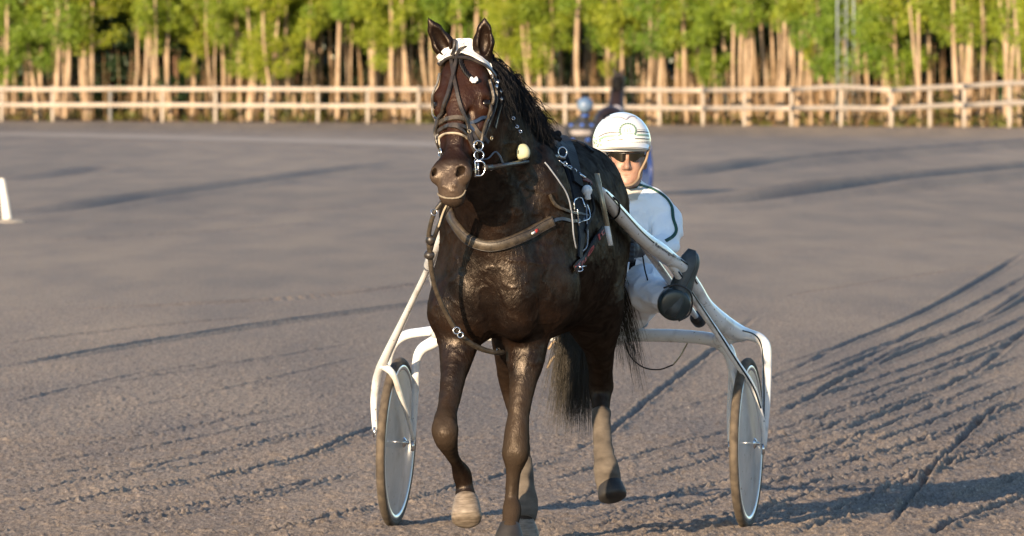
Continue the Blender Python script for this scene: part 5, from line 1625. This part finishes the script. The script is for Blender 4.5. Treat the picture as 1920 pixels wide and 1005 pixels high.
v, f = d2.mesh(.018); p2 = obj('person', v, f, NAVY, origin=tuple(Q(1100, 300)))
tag(p2, 'driver seen from behind in dark jacket with blue patches and pale band', 'person')
B2 = bvh_of(v, f)
h2 = Field(); h2.ell(Q(1097, 197), (.125, .145, .125), .01); v, f = h2.mesh(.015)
obj('helmet', v, f, mat('blue_white_helmet', (.025, .07, .17), .4, var=.1, scale=12, col2=(.16, .22, .30)), p2)
v, f = lathe_vf([(-.012, .065), (0, .072), (.015, .072), (.025, .065)], Q(1096, 216), (0, 0, -1), 16); obj('collar', v, f, mat('blue_collar', (.02, .07, .28), .7), p2)
def drape2(x0, x1, y, w, m, nm):
    c, n = drape([(x0, y), ((x0 + x1) / 2, y), (x1, y)], B2, .01, 4, 1); v, f = ribbon_vf(c, n, w, .01); return obj(nm, v, f, m, p2)
BL = mat('blue_patch', (.025, .08, .32), .7)
drape2(1070, 1110, 249, .085, mat('pale_band', (.22, .20, .20), .7), 'pale_band')
for x in (1071, 1091, 1109): drape2(x - 3, x + 3, 235, .045, BL, 'blue_patch')
drape2(1098, 1105, 262, .05, BL, 'blue_patch'); drape2(1071, 1077, 261, .04, BL, 'blue_patch')
s2 = empty('sulky', tuple(Q(1127, 366))); tag(s2, 'dark far-off sulky with bright blue wheels carrying the driver in the navy jacket', 'sulky')
BW = mat('blue_wheel', (.012, .035, .15), .4, var=.15)
for px in (1039, 1213):
    v, f = lathe_vf([(-.02, .05), (-.02, .32), (-.025, .35), (.025, .35), (.02, .32), (.02, .05)], Q(px, 323), (1, .18, 0), 40); obj('wheel', v, f, BW, s2)
    v, f = tube_vf([Q(px - 6, 324), Q(px - 5, 275), Q(px + (5 if px > 1100 else -2), 272), Q(px + 6, 324)], [.02] * 4, 8, 4); obj('fork', v, f, BW, s2)
v, f = tube_vf([Q(1039, 277), Q(1127, 279), Q(1213, 277)], [.03] * 3, 8, 3); obj('crossbar', v, f, NAVY, s2)
for a, b in ((1085, 1112), (1168, 1178)):
    v, f = tube_vf([Q(a, 277), Q((a + b) / 2, 262, .9), Q(b, 258, 2.2)], [.03, .025, .02], 8, 3); obj('shaft', v, f, NAVY, s2)
v, f = tube_vf([Q(1085, 285), Q(1115, 285)], .06, 10, 2); obj('seat', v, f, NAVY, s2)
h2f = Field()
hq = lambda px, py, dy: Q(px, py, dy)
h2f.ell(hq(1146, 242, 1.9), (.28, .60, .32), .1); h2f.ell(hq(1145, 232, 1.35), (.27, .35, .28), .1); h2f.ell(hq(1150, 238, 2.4), (.24, .3, .32), .08)
h2f.rc(hq(1153, 222, 2.5), hq(1160, 150, 2.9), .17, .09, .08, ((1, 0, 0), 1.15)); h2f.rc(hq(1160, 148, 2.85), hq(1164, 168, 3.3), .10, .06, .05)
for s in (-1, 1):
    h2f.rc(hq(1160 + s * 6, 140, 2.8), hq(1160 + s * 9, 126, 2.8), .035, .008, .02)
    h2f.chain([hq(1146 + s * 17, 255, 1.3), hq(1146 + s * 17, 290, 1.2), hq(1146 + s * 16, 320, 1.45), hq(1146 + s * 16, 350, 1.45), hq(1146 + s * 16, 358, 1.45)], [.15, .09, .05, .04, .055], .03)
    h2f.chain([hq(1150 + s * 15, 265, 2.4), hq(1150 + s * 15, 310, 2.4), hq(1150 + s * 15, 340, 2.4), hq(1150 + s * 15, 355, 2.4)], [.09, .05, .035, .05], .03)
v, f = h2f.mesh(.022); ho2 = obj('horse', v, f, mat('dark_chestnut_coat', (.014, .006, .004), .5, var=.4, scale=3), origin=tuple(Q(1147, 300, 1.8)))
tag(ho2, 'dark chestnut horse trotting away far behind, pulling the blue-wheeled sulky', 'horse')
hair('mane', [np.array([Q(1158, 140 + R.uniform(0, 70), 2.75), Q(1158, 148 + R.uniform(0, 70), 2.68)]) + R.normal(0, .035, (1, 3)) + np.linspace(0, 1, 2)[:, None] * R.normal(0, .06, (1, 3)) for _ in range(260)], HAIR, ho2, .01)
hair('tail', [np.array([Q(1145, 225, 1.0), Q(1145, 262, .9), Q(1145, 315, .92)]) + R.normal(0, .05, (3, 3)) for _ in range(160)], HAIR, ho2, .008)
ps2 = empty('harness_saddle', tuple(Q(1155, 205, 2.2))); tag(ps2, 'pale harness pad on the back of the far dark horse', 'harness saddle')
v, f = tube_vf([Q(1146, 207, 2.2), Q(1155, 202, 2.2), Q(1166, 207, 2.2)], [.03, .045, .03], 10, 4); obj('pad', v, f, mat('pale_pad', (.35, .33, .36), .7), ps2)
